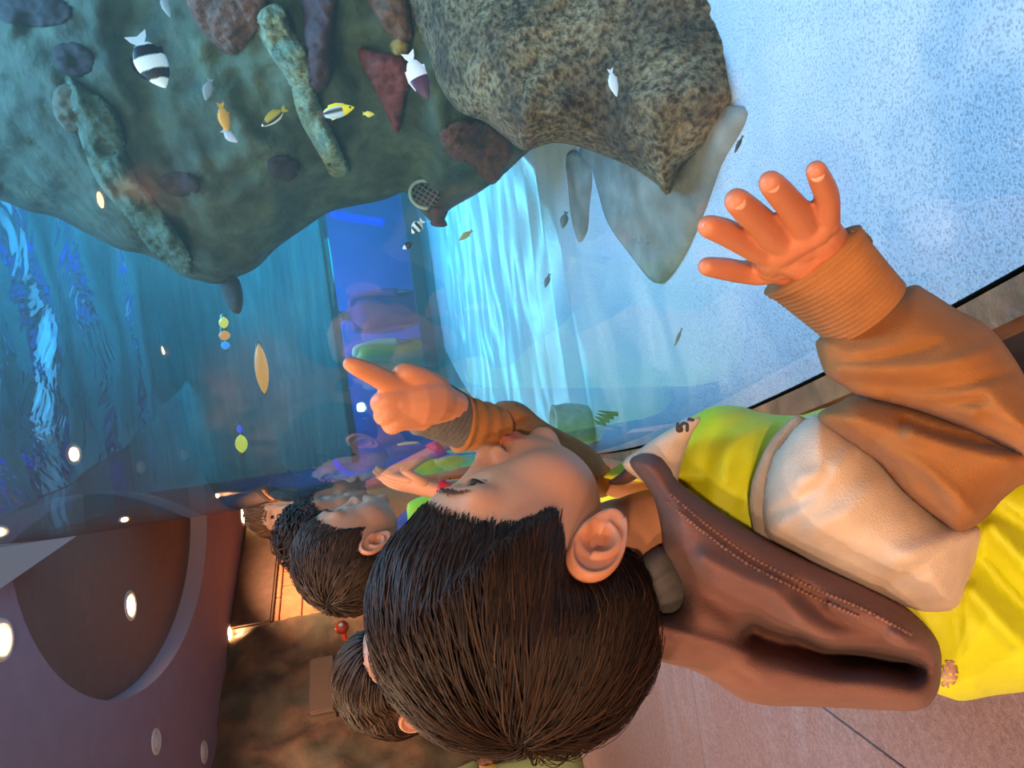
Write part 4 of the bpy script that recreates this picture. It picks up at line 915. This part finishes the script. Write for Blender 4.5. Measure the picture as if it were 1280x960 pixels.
# left hand pointing: index out, the others curled, thumb folded
lh = []
LD = lambda x: 0.528+(x-430)*0.00058
def Lp(x, y, k=0.0): return P(x, y, LD(x)+k)
lh.append(finger([Lp(528, 492), Lp(503, 487), Lp(487, 479), Lp(465, 467, -.002), Lp(447, 459, -.002), Lp(438, 455)], [.014, .0098, .0088, .0080, .0068, .0056]))   # index
lh.append(finger([Lp(545, 488), Lp(535, 478, -.006), Lp(516, 469, -.008), Lp(503, 466, -.004), Lp(500, 474, .004)], [.013, .0098, .0084, .0076, .0066]))             # thumb over the fist
for (a, b_, c_, d_) in (((522, 500), (490, 498), (476, 504), (492, 500)), ((524, 510), (494, 512), (480, 519), (496, 512)), ((526, 519), (502, 524), (490, 530), (505, 522))):
    lh.append(finger([Lp(*a), Lp(*b_, -.001), Lp(*c_, .006), Lp(c_[0]+8, c_[1]-2, .020), Lp(*d_, .024)], [.0125, .0092, .0084, .0076, .0068]))
lh.append(finger([Lp(568, 512, .004), Lp(552, 506, .002), Lp(538, 501), Lp(518, 502, .001), Lp(500, 504, .003)], [.0155, .017, .0205, .021, .016]))
hv, hf = remeshed(*join(lh), 0.0011, 7, 0.5); parts.append((hv, hf)); cols += [np.tile(np.array(SK)*[0.90, 0.80, 0.78], (len(hv), 1))]
# trunk and limbs inside the clothes, down to the feet
hip = np.array([foot[0], foot[1], 0.47]); chest = P(1000, 690, 0.635); shR, shL = P(1090, 640, 0.575), P(860, 620, 0.665)
elR = P(1290, 555, 0.505); wrR = P(1060, 358, gd(1060, 358)-0.022); elL = P(715, 585, 0.70); wrL = Lp(572, 510, .004)
fdir = np.array([0.93, 0.36, 0]); sdir = np.array([0.36, -0.93, 0])
inner = [tube([neck_b, chest, (chest+hip)/2, hip], [.04, .062, .060, .062], 20), tube([chest, shR, elR, wrR], [.03, .020, .010, .009], 16), tube([chest, shL, elL, wrL], [.03, .020, .015, .009], 16)]
legs = []
for sg in (1, -1):
    h_ = hip+sdir*0.045*sg; kn = h_+np.array([0.01, 0, -0.21])+fdir*0.015; an = np.array([h_[0], h_[1], 0.06])-fdir*0.01
    legs.append((h_, kn, an)); inner.append(tube([h_, kn, an], [.050, .038, .026], 16)); inner.append(tube([an, an+fdir*0.05-[0, 0, .03], an+fdir*0.10-[0, 0, .04]], [.024, .020, .015], 12))
parts += inner; cols += flat(inner, SK)
bd_ = body_mesh(kid, parts, cols)
face_bits(HM, kid, gaze=(1, 0.0, 0.12))
add_hair(HM, kid, 22000, 0.0215, 0.075, (-0.62, 0.10, 0.78), seed=3, width=0.00046, over=0.005, comb=(0.15, 0, -0.10), lift=0.006, K=9, light=(0.075, 0.032, 0.016), lightness=0.22, dark=(0.010, 0.006, 0.005))
V, Fc, c_ = strands(420, 0.0240, 0.05, (-0.62, 0.10, 0.78), seed=21, width=0.00042, over=0.006, comb=(0.1, 0.1, 0), lift=0.006, K=9, light=(0.10, 0.045, 0.022), dark=(0.015, 0.008, 0.006), lightness=0.3)
mesh_obj('flyaway_hair', HM.w(V), Fc, hair_m, kid, recalc=False, color=c_, kind='stuff')
# fingernails of the flat hand
for (x, y, dx, dy, r) in ((886, 283, 8, 3, .0066), (921, 251, 8, 8, .0068), (963, 229, 7, 9, .0062), (1021, 215, 2, 9, .0052)):
    c = P(x+dx*0.2, y+dy*0.2, gd(x, y)-2*r+0.0004); a = P(x+dx, y+dy, gd(x, y)-2*r+0.0004)-P(x, y, gd(x, y)-2*r+0.0004); a /= np.linalg.norm(a)
    nr_ = -RAY(x, y); nr_ /= np.linalg.norm(nr_); s_ = np.cross(a, nr_); mesh_obj('fingernail', *ellipsoid(c, (.0046, .0038, .0014), np.array([a, s_/np.linalg.norm(s_), nr_]), 16, 8), mat('nail', (0.62, 0.27, 0.18), 0.4), kid)

# --- clothing
def cloth(name, col, rough=0.9, bump=0.25, var=0.10, col2=None): return mat(name, col, rough, var, 30, bump, 700, sheen=0.04, col2=col2)
caramel = cloth('knit_caramel', (0.29, 0.10, 0.02)); cream = cloth('knit_cream', (0.62, 0.44, 0.32)); hoodm = cloth('knit_cocoa', (0.16, 0.062, 0.045)); yel = cloth('vest_yellow', (0.58, 0.57, 0.0), 0.65, 0.12, 0.05)
grey = cloth('knit_charcoal', (0.09, 0.075, 0.07), 0.95, 0.4, 0.3); trim = cloth('trim_greige', (0.30, 0.23, 0.17))
def piece(name, outline, depth, thick, m, parent, back=None, D=None, step=6, folds=None, wob=0.0):
    V, Fc, vp, N, fr = inflate(outline, depth, thick, back, D, step, detail=ridges(folds) if folds else None)
    global LAST; LAST = (vp, fr)
    if wob:
        nz = fbm(V, 18, wob, 3, random.random()*20); d = V-CAM; V = V-d/np.linalg.norm(d, axis=1)[:, None]*nz[:, None]
    return mesh_obj(name, V, Fc, m, parent)
vest = piece('vest', [(736, 604), (762, 586), (800, 566), (845, 534), (889, 509), (925, 508), (956, 517), (1000, 519), (1042, 509), (1110, 520), (1200, 545), (1330, 560), (1420, 640), (1430, 760), (1390, 845), (1300, 862), (1245, 869), (1205, 876), (1182, 871), (1120, 850), (990, 835), (880, 790), (810, 720), (760, 640)],
    lambda x, y: 0.655-0.00010*(x-1000)+0.00004*(700-y)+0.0007*max(0, 890-x)*(y > 600), 0.088, yel, kid, 0.08, 95, 8, folds=[([(905, 600), (915, 560), (950, 535), (1010, 525)], 9, .006), ([(880, 590), (890, 545), (930, 525)], 8, -.005), ([(930, 640), (940, 600), (960, 570)], 9, -.004),
        ([(1215, 740), (1260, 790), (1300, 830)], 14, .014), ([(1225, 700), (1270, 750), (1330, 800)], 10, -.012), ([(1240, 660), (1290, 710), (1350, 750)], 13, .014), ([(1195, 775), (1200, 820), (1205, 870)], 8, -.006), ([(1250, 640), (1300, 670)], 8, -.008)])
VS = LAST
sw = piece('sweatshirt', [(778, 580), (800, 561), (845, 532), (876, 521), (864, 545), (855, 570), (848, 602), (862, 622), (835, 620), (800, 600)], 0.585, 0.012, cream, kid, 0.03, step=5)
# lettering on the chest: the end of a word, "5,"
for st in ([(847, 530), (847, 538), (852, 538), (851, 533), (854, 529), (859, 531), (859, 538)], [(861, 524), (866, 525)]):
    q = cr(st, 5); mesh_obj('lettering', *tube([P(x, y, 0.5715) for x, y in q], [0.0013]*len(q), 6), mat('print_brown', (0.05, 0.025, 0.018), 0.7), sw)
shoulder = piece('shoulder_panel', [(951, 640), (955, 600), (964, 570), (980, 548), (1000, 526), (1030, 517), (1072, 545), (1102, 572), (1136, 612), (1182, 648), (1222, 655), (1229, 667), (1222, 692), (1212, 732), (1196, 762), (1165, 768), (1130, 760), (1050, 730), (985, 690), (956, 672)],
    lambda x, y: 0.575-0.00008*(x-950), 0.060, cream, sw, 0.05, 80, 6, folds=[([(1000, 600), (1040, 590), (1066, 560)], 12, .005), ([(970, 640), (1005, 622), (1035, 590)], 7, -.004), ([(1020, 660), (1060, 640), (1090, 610)], 16, .006), ([(1100, 735), (1150, 710), (1215, 665)], 8, -.005), ([(1120, 700), (1170, 680), (1220, 660)], 14, .005), ([(1060, 690), (1100, 720), (1150, 745)], 14, -.004)])
for pl in ([(1000, 531), (975, 556), (958, 590), (950, 622), (953, 655), (960, 684)], [(1128, 752), (1160, 769), (1190, 766), (1206, 750), (1214, 728)]):
    q = cr(pl, 6); mesh_obj('armhole_trim', *tube([P(x, y, 0.566-0.00005*(x-950)) for x, y in q], [(.0045, .0080)]*len(q), 10, up=F), trim, vest)
# printed badge on the vest back
bq = [(1180, 828), (1192, 826), (1198, 842), (1190, 858), (1176, 856)]
V, Fc, *_ = inflate(bq, lambda x, y: surf(VS, x, y)-0.0004, 0.0012, 0.003, step=3); mesh_obj('printed_badge', V, Fc, mat('badge_print', (0.62, 0.45, 0.36), 0.6, 0.5, 40, col2=(0.30, 0.13, 0.09)), vest)
slv = piece('sleeve', [(1022, 522), (1048, 503), (1075, 494), (1140, 506), (1210, 528), (1300, 548), (1335, 585), (1325, 615), (1285, 604), (1256, 622), (1238, 642), (1222, 656), (1198, 664), (1181, 655), (1135, 618), (1098, 578), (1068, 558)],
    lambda x, y: 0.535-0.00010*(x-1050), 0.055, caramel, sw, 0.05, 60, 6, folds=[([(1140, 540), (1200, 560), (1260, 575)], 12, .010), ([(1110, 560), (1160, 590), (1215, 640)], 9, .006), ([(1130, 525), (1190, 545), (1270, 560)], 6, -.010), ([(1120, 585), (1150, 600), (1170, 630)], 10, -.005)])
fore = piece('sleeve', [(1138, 357), (1160, 364), (1197, 387), (1227, 402), (1248, 421), (1266, 445), (1281, 470), (1305, 515), (1325, 560), (1310, 588), (1262, 562), (1200, 533), (1140, 511), (1074, 494), (1052, 482), (1033, 469), (1025, 451), (1021, 437), (1024, 422), (1080, 388)],
    lambda x, y: 0.515-0.00012*(x-1060)+0.0001*(430-y), 0.052, caramel, sw, 0.05, 62, 6, folds=[([(1060, 478), (1140, 485), (1210, 478), (1270, 462)], 7, -.0055), ([(1050, 462), (1130, 462), (1200, 450), (1250, 430)], 9, .005), ([(1040, 452), (1110, 446), (1170, 430)], 6, -.004), ([(1075, 492), (1150, 505), (1230, 520), (1290, 545)], 8, .005), ([(1110, 497), (1170, 507), (1230, 500)], 6, -.005), ([(1035, 430), (1075, 410), (1120, 380)], 7, .004), ([(1230, 520), (1265, 535), (1300, 555)], 7, -.007)])
def ribs_detail(p0, p1, pitch, amp):
    a, b_ = np.array(p0, float), np.array(p1, float); n_ = np.array([-(b_-a)[1], (b_-a)[0]]); n_ /= np.linalg.norm(n_)
    return lambda vp, dd: amp*np.sin((vp-a)@n_*2*math.pi/pitch)
def cuff(name, outline, depth, thick, m, par, p0, p1, pitch, amp, step=3, back=None):
    V, Fc, vp, N, fr = inflate(outline, depth, thick, back, None, step, detail=ribs_detail(p0, p1, pitch, amp)); return mesh_obj(name, V, Fc, m, par)
def tube_cuff(name, A, B, A2, B2, flatr, m, par, n=15, rib=0.0007, nrings=60):
    A, B, A2, B2 = (np.asarray(v) for v in (A, B, A2, B2)); ts = np.linspace(0, 1, nrings); c = np.array([(A+B)/2*(1-t)+(A2+B2)/2*t for t in ts])
    w = np.linalg.norm(A-B)/2*(1-ts)+np.linalg.norm(A2-B2)/2*ts; k = rib*np.cos(ts*2*math.pi*n)
    upv = (B-A)/np.linalg.norm(B-A); lip = np.where(ts < 0.09, 0.0010, 0)-np.where(np.abs(ts-0.105) < 0.012, 0.0012, 0)
    return mesh_obj(name, *tube(c, np.stack([w+k+lip, flatr*(1+0.15*ts)+k+lip], 1), 44, up=upv, cap=False), m, par)
tube_cuff('cuff', G(970, 362, .022), G(1061, 287, .022), P(1023, 424, 0.492), P(1139, 357, 0.478), .0225, cloth('knit_cuff', (0.31, 0.11, 0.027)), fore)
q = cr([(1066, 289), (1076, 290), (1084, 295), (1089, 302)], 5); mesh_obj('loose_thread', *tube([P(x, y, gd(x, y)-0.02) for x, y in q], [.0012]*len(q), 6), cloth('thread_brown', (0.16, 0.08, 0.04)), fore)
# left sleeve behind the face
ls = piece('sleeve', [(618, 505), (640, 501), (657, 507), (678, 525), (708, 542), (733, 555), (754, 573), (772, 590), (760, 620), (720, 618), (680, 590), (640, 570), (618, 556), (614, 530)], lambda x, y: 0.655+0.0003*(x-620), 0.038, caramel, sw, 0.04, None, 5, folds=[([(640, 535), (665, 525), (690, 545)], 6, -.006), ([(650, 515), (690, 535), (740, 570)], 6, .004), ([(680, 548), (710, 552), (745, 575)], 5, -.005)])
tube_cuff('cuff', P(590, 497, .622), P(560, 561, .618), P(629, 508, .640), P(616, 560, .640), .0215, caramel, ls, 3, 0.0006, 24)
tube_cuff('inner_cuff', P(553, 474, .603), P(514, 540, .600), P(594, 499, .626), P(564, 558, .622), .0195, grey, ls, 9, 0.0003, 40)
# neck of the undershirt and the hood
piece('undershirt', [(796, 702), (812, 688), (832, 684), (852, 712), (866, 745), (852, 774), (820, 778), (798, 758), (794, 728)], 0.556, 0.026, cloth('shirt_grey', (0.085, 0.068, 0.066)), kid, 0.03, step=4, folds=[([(803, 735), (820, 728), (836, 715)], 3, .003), ([(805, 748), (825, 742), (843, 730)], 3, -.002)])
hood = piece('hood', [(786, 578), (803, 566), (825, 570), (838, 586), (848, 602), (895, 636), (953, 672), (1010, 700), (1063, 723), (1105, 744), (1136, 762), (1160, 784), (1174, 806), (1177, 832), (1172, 866), (1152, 887), (1106, 888), (1050, 885), (997, 883), (960, 882), (927, 874), (893, 852), (866, 838), (830, 828), (800, 817), (770, 806), (756, 790), (764, 762), (800, 752), (826, 764), (846, 758), (850, 738), (838, 705), (829, 690), (826, 660), (818, 626), (804, 602)],
    lambda x, y: 0.560-0.00006*(x-900)+0.0002*(650-y)*(y < 650), 0.062, hoodm, sw, 0.05, 42, 5,
    folds=[([(945, 792), (990, 806), (1040, 822), (1095, 826), (1140, 838)], 20, -.055), ([(1000, 800), (1060, 826), (1130, 832)], 12, -.02), ([(880, 700), (930, 725), (975, 745), (1010, 785), (1035, 808)], 16, .018), ([(860, 712), (890, 748), (940, 782)], 14, -.010), ([(1000, 742), (1040, 770), (1100, 790)], 14, -.012), ([(1040, 760), (1090, 775), (1130, 800)], 10, .008), ([(860, 640), (940, 700), (1040, 752), (1140, 795)], 4, -.003), ([(800, 790), (870, 812), (940, 850)], 6, -.005), ([(810, 775), (860, 795), (930, 815)], 8, .006)])
HS = LAST
for pl in ([(838, 618), (878, 652), (940, 697), (1010, 732), (1080, 762), (1140, 794)], [(834, 627), (874, 661), (936, 706), (1006, 741), (1074, 771)]):
    q = cr(pl, 26); stp = []
    for i in range(0, len(q)-2, 2):
        a, b_ = q[i], q[i+1]+(q[i+1]-q[i])*0.3
        za = surf(HS, *a)-0.0007; stp.append(tube([P(*a, za), P(*b_, za)], [.0013, .0013], 5, cap=False))
    mesh_obj('stitching', *join(stp), cloth('stitch_brown', (0.24, 0.10, 0.07)), hood)['kind'] = 'stuff'
piece('hood_collar', [(760, 604), (775, 592), (790, 578), (806, 566), (826, 570), (840, 588), (846, 602), (832, 600), (815, 590), (800, 596), (780, 606)], 0.60, 0.014, cloth('knit_cocoa_dark', (0.12, 0.05, 0.04)), sw, 0.03, None, 4)
# trousers and shoes
tm = cloth('trousers_navy', (0.03, 0.035, 0.055))
V, Fc = join([tube([hip+[0, 0, .06], hip-[0, 0, .03]], [(.085, .10), (.085, .10)], 20, up=fdir)]+[tube([h_, kn, an+[0, 0, .015]], [.064, .052, .043], 18) for h_, kn, an in legs]); mesh_obj('trousers', V, Fc, tm, kid)
for h_, kn, an in legs:
    a = np.array([an[0], an[1], 0.032]); sh = mesh_obj('shoe', *tube([a-fdir*0.03, a+fdir*0.02, a+fdir*0.08, a+fdir*0.115], [(.034, .03), (.035, .032), (.031, .034), (.020, .026)], 16, up=(0, 0, 1)), mat('shoe_dark', (0.05, 0.05, 0.06), 0.5), kid)
    V, Fc = box(a+fdir*0.045-[0, 0, .022], (0.19, 0.066, 0.02), np.array([fdir, sdir, (0, 0, 1)])); mesh_obj('sole', V, Fc, mat('shoe_sole', (0.6, 0.6, 0.58), 0.6), sh, smooth=False)

# ================================================================== THE OTHER VISITORS
def hand_parts(w, d, nrm, size=1.0, spread=0.18, curl=0.25, thumb=1):
    """open relaxed hand: w wrist, d pointing direction, nrm back of the hand"""
    d = np.asarray(d, float); d /= np.linalg.norm(d); nrm = np.asarray(nrm, float); nrm -= d*(nrm@d); nrm /= np.linalg.norm(nrm); s_ = np.cross(d, nrm)*thumb
    k = size; out_ = [tube([w-d*0.01*k, w+d*0.02*k, w+d*0.055*k], [(.018*k, .015*k), (.026*k, .014*k), (.027*k, .011*k)], 14, up=s_)]
    for i, (L_, off) in enumerate(((.052, .019), (.058, .0065), (.053, -.006), (.042, -.018))):
        b = w+d*0.052*k+s_*off*k; dd_ = d+s_*spread*(1.2-i*0.8); dd_ /= np.linalg.norm(dd_)
        out_.append(tube(cr([b-d*0.01*k, b+dd_*L_*0.4*k, b+dd_*L_*0.75*k-nrm*curl*L_*0.25*k, b+dd_*L_*k-nrm*curl*L_*0.6*k], 3), np.linspace(.0085, .0062, 10)*k, 10))
    b = w+d*0.015*k+s_*0.02*k; out_.append(tube(cr([b, b+(d*0.6+s_*0.6)*.022*k, b+(d*0.85+s_*0.55)*.045*k-nrm*.004*k], 4), np.linspace(.0095, .0068, 9)*k, 10))
    return out_
def visitor(H, label, skin_c, fdir, shirt, vest_c=None, legs_c=(0.04, 0.05, 0.09), k=1.0, arm=None, hem=None, hair=None, shift=(0, 0), spread=0.18, group='visitors along the tank'):
    nb = H.pt(-0.018, 0, -0.05); fdir = np.array([*fdir, 0.0]); fdir /= np.linalg.norm(fdir); sd_ = np.array([fdir[1], -fdir[0], 0])
    base = np.array([nb[0]+shift[0], nb[1]+shift[1], 0])-fdir*0.02; topz = nb[2]-0.075*k; e = empty('person', (base[0], base[1], 0), label, 'person', group)
    hz = topz*0.52; neck = np.array([nb[0]*0.5+base[0]*0.5, nb[1]*0.5+base[1]*0.5, topz]); hp_ = np.array([base[0], base[1], hz])
    parts, cols = head_parts(H, skin_c, False)
    add = [tube([nb, (nb+neck)/2, neck-[0, 0, .04*k]], [.038*k, .037*k, .04*k], 18), tube([neck-[0, 0, .05*k], (neck+hp_)/2, hp_], [.055*k, .055*k, .055*k], 14)]
    for sg in (1, -1):
        sh = neck+sd_*0.105*k*sg-[0, 0, .045*k]
        if arm and sg == 1: el, wr, hd, hn = arm
        else: el = sh+sd_*0.03*k*sg-[0, 0, .17*k]; wr = el+fdir*0.05*k-[0, 0, .15*k]; hd = wr-el; hn = sd_*sg
        add.append(tube([sh, el, wr], [.022*k, .019*k, .014*k], 12)); add += hand_parts(wr, hd, hn, k*0.9, spread if sg == 1 else 0.15, thumb=sg)
        sleeve_end = el+(wr-el)*(0.45 if (arm and sg == 1) else 0.92)
        mesh_obj('sleeve', *tube(cr([sh+(neck-sh)*0.3, sh, el, sleeve_end], 4), np.linspace(.046, .028, 13)*k, 16), shirt, e)
        lg = hp_+sd_*0.05*k*sg; kn = lg+fdir*0.015-[0, 0, (hz-0.06)*0.5]; an = np.array([lg[0], lg[1], 0.06])
        add.append(tube([lg, kn, an], [.05*k, .038*k, .026*k], 12)); add.append(tube([an, an+fdir*.05*k-[0, 0, .03], an+fdir*.10*k-[0, 0, .04]], [.022, .02, .014], 10))
        mesh_obj('trouser_leg', *tube([lg+[0, 0, .05], kn, an+[0, 0, .015]], [.07*k, .055*k, .045*k], 16), cloth('legs_%d' % int(sum(legs_c)*999), legs_c), e)
        a = np.array([an[0], an[1], 0.034]); mesh_obj('shoe', *tube([a-fdir*.03*k, a+fdir*.03*k, a+fdir*.115*k], [(.033, .033), (.033, .034), (.022, .026)], 14, up=(0, 0, 1)), mat('shoe_dark', (0.05, 0.05, 0.06), 0.5), e)
    body_mesh(e, parts+add, cols+flat(add, skin_c)); face_bits(H, e, lashes=False)
    tr_ = lambda g, z0, z1, fl=1.0: tube(cr([neck-[0, 0, z0], neck-[0, 0, .055*k], neck-[0, 0, .11*k], (neck+hp_)/2, np.array([base[0], base[1], z1])], 4), [(a*g, b_*g) for a, b_ in zip(np.interp(np.linspace(0, 1, 17), [0, .25, .5, .75, 1], [.05*k, .085*k, .10*k, .095*k, .10*k*fl]), np.interp(np.linspace(0, 1, 17), [0, .25, .5, .75, 1], [.055*k, .115*k, .13*k, .125*k, .13*k*fl]))], 24, up=fdir)
    mesh_obj('shirt', *tr_(1.0, .01*k, (hem or hz-0.03), 1.15 if hem else 1.0), shirt, e)
    if vest_c: mesh_obj('vest', *tr_(1.08, .045*k, hz+0.02), vest_c, e)
    if hair: add_hair(H, e, **hair)
    return e
green_vest = yel
# child with an open hand at the glass, red wristband
H2 = Head((-0.31095126, 0.28534353, 1.36824906), *[np.array(v) for v in ((0.84694608, 0.42543335, 0.31888681), (0.4903129, -0.39303022, -0.77789492), (-0.20561029, 0.81518937, -0.54147086))], 1.05)
el2, wr2, tip2 = P(640, 640, 1.26), P(540, 611, 1.25), P(470, 597, 1.255)
p2 = visitor(H2, 'short-haired child with red wristband reaching towards the glass', (0.50, 0.23, 0.14), (0.95, 0.3), cloth('shirt_black', (0.03, 0.03, 0.035)), yel, shift=(-0.03, 0), spread=0.04, arm=(el2, wr2, tip2-wr2, -RAY(500, 600)*0.5+U*0.0-R*0.8),
    hair=dict(n=4200, thick=0.008, length=0.035, whorl=(-0.62, 0.1, 0.78), seed=4, width=0.0009, lift=0.003, over=0.004, K=7, dark=(0.022, 0.013, 0.010), light=(0.09, 0.05, 0.035)))
q = (wr2-el2)/np.linalg.norm(wr2-el2); mesh_obj('wristband', *tube([wr2-q*0.028, wr2-q*0.018, wr2-q*0.008], [.0205, .021, .0205], 20, cap=False), mat('wristband_red', (0.55, 0.02, 0.03), 0.35), p2)
mesh_obj('hair_clip', *ellipsoid(P(385, 732, 1.29), (.008, .008, .008), nu=12, nv=8), mat('clip_blue', (0.08, 0.25, 0.8), 0.3), p2)
# child with swept-back hair, behind the first child's head
LINE_UP = [(0, 0.060), (25, 0.060), (45, 0.048), (60, 0.020), (75, -0.005), (90, 0.026), (104, 0.022), (112, -0.040), (125, -0.06), (180, -0.07)]
H3 = Head((0, 0, 0), *ortho((0.86, 0.05, -0.48), (0.10, 0.96, -0.22)), 0.92); w3 = P(512, 840, 1.08); H3.T = np.array([(w3-CAM)@R, (w3-CAM)@U, (w3-CAM)@F])
visitor(H3, 'child with brown hair swept back from a bare forehead', (0.52, 0.24, 0.14), (0.9, -0.3), cloth('shirt_rust', (0.22, 0.08, 0.05)), yel, shift=(0.15, 0.0), k=0.85,
    hair=dict(n=5000, thick=0.012, length=0.09, whorl=(0.9, -0.1, 0.45), seed=6, width=0.0009, line=LINE_UP, K=9, comb=(-0.3, 0, 0), lift=0.005, dark=(0.02, 0.011, 0.008), light=(0.13, 0.07, 0.04)))
# curly-haired child just beyond
H4 = Head((0, 0, 0), *ortho((0.85, 0.25, 0.35), (-0.15, 0.9, -0.3)), 1.05); w4 = P(416, 668, 1.74); H4.T = np.array([(w4-CAM)@R, (w4-CAM)@U, (w4-CAM)@F])
visitor(H4, 'child with black curly hair half hidden beyond the short-haired one', (0.40, 0.18, 0.11), (0.95, 0.3), cloth('shirt_violet', (0.10, 0.06, 0.20)), yel, shift=(-0.05, 0),
    hair=dict(n=2600, thick=0.014, length=0.06, whorl=(-0.4, 0, 0.9), seed=8, width=0.0016, K=16, curl=0.006, dark=(0.012, 0.008, 0.008), light=(0.06, 0.035, 0.03)))
# grown-up face farther along the glass
H5 = Head((0, 0, 0), *ortho((0.35, -0.10, -0.92), (0.10, 0.97, -0.10)), 1.12); w5 = P(352, 641, 2.75); H5.T = np.array([(w5-CAM)@R, (w5-CAM)@U, (w5-CAM)@F])
visitor(H5, 'grown-up with light brown hair looking round the tank edge', (0.62, 0.33, 0.21), (0.5, -0.85), cloth('shirt_orange', (0.45, 0.16, 0.06)), None, k=1.2, shift=(-0.12, 0.05),
    hair=dict(n=2600, thick=0.012, length=0.07, whorl=(-0.3, 0, 0.95), seed=9, width=0.0013, K=8, dark=(0.09, 0.04, 0.02), light=(0.30, 0.15, 0.08)))
# visitor in green coat and yellow vest by the rockwork
H6 = Head((0, 0, 0), *ortho((0.2, 0.0, 0.95), (0.12, 0.98, 0.0)), 1.08); w6 = P(498, 1003, 6.1); H6.T = np.array([(w6-CAM)@R, (w6-CAM)@U, (w6-CAM)@F])
visitor(H6, 'visitor in long pale green coat and yellow vest before the rockwork wall', (0.5, 0.25, 0.15), (0.3, 0.95), cloth('coat_green', (0.28, 0.36, 0.16)), cloth('vest_amber', (0.72, 0.46, 0.05)), k=1.4, hem=0.10,
    hair=dict(n=1500, thick=0.014, length=0.08, whorl=(-0.3, 0, 0.95), seed=10, width=0.0014, K=8))
# figure behind the far window in a purple top and pale yellow skirt
H7 = Head((0, 0, 0), *ortho((-0.2, 0.0, -0.95), (0.1, 0.99, 0.0)), 1.1); w7 = P(418, 395, 6.95); H7.T = np.array([(w7-CAM)@R, (w7-CAM)@U, (w7-CAM)@F])
visitor(H7, 'visitor in a purple top seen through the far tank window', (0.45, 0.25, 0.2), (-0.2, -0.95), cloth('top_purple', (0.40, 0.08, 0.30)), None, k=1.25, group='visitors behind the far window')
H8 = Head((0, 0, 0), *ortho((-0.2, 0.0, -0.95), (0.1, 0.99, 0.0)), 1.0); w8 = P(425, 455, 6.9); H8.T = np.array([(w8-CAM)@R, (w8-CAM)@U, (w8-CAM)@F])
visitor(H8, 'visitor in a pale yellow vest seen through the far tank window', (0.45, 0.25, 0.2), (-0.2, -0.95), cloth('top_pale_yellow', (0.75, 0.72, 0.30)), yel, k=1.15, group='visitors behind the far window')
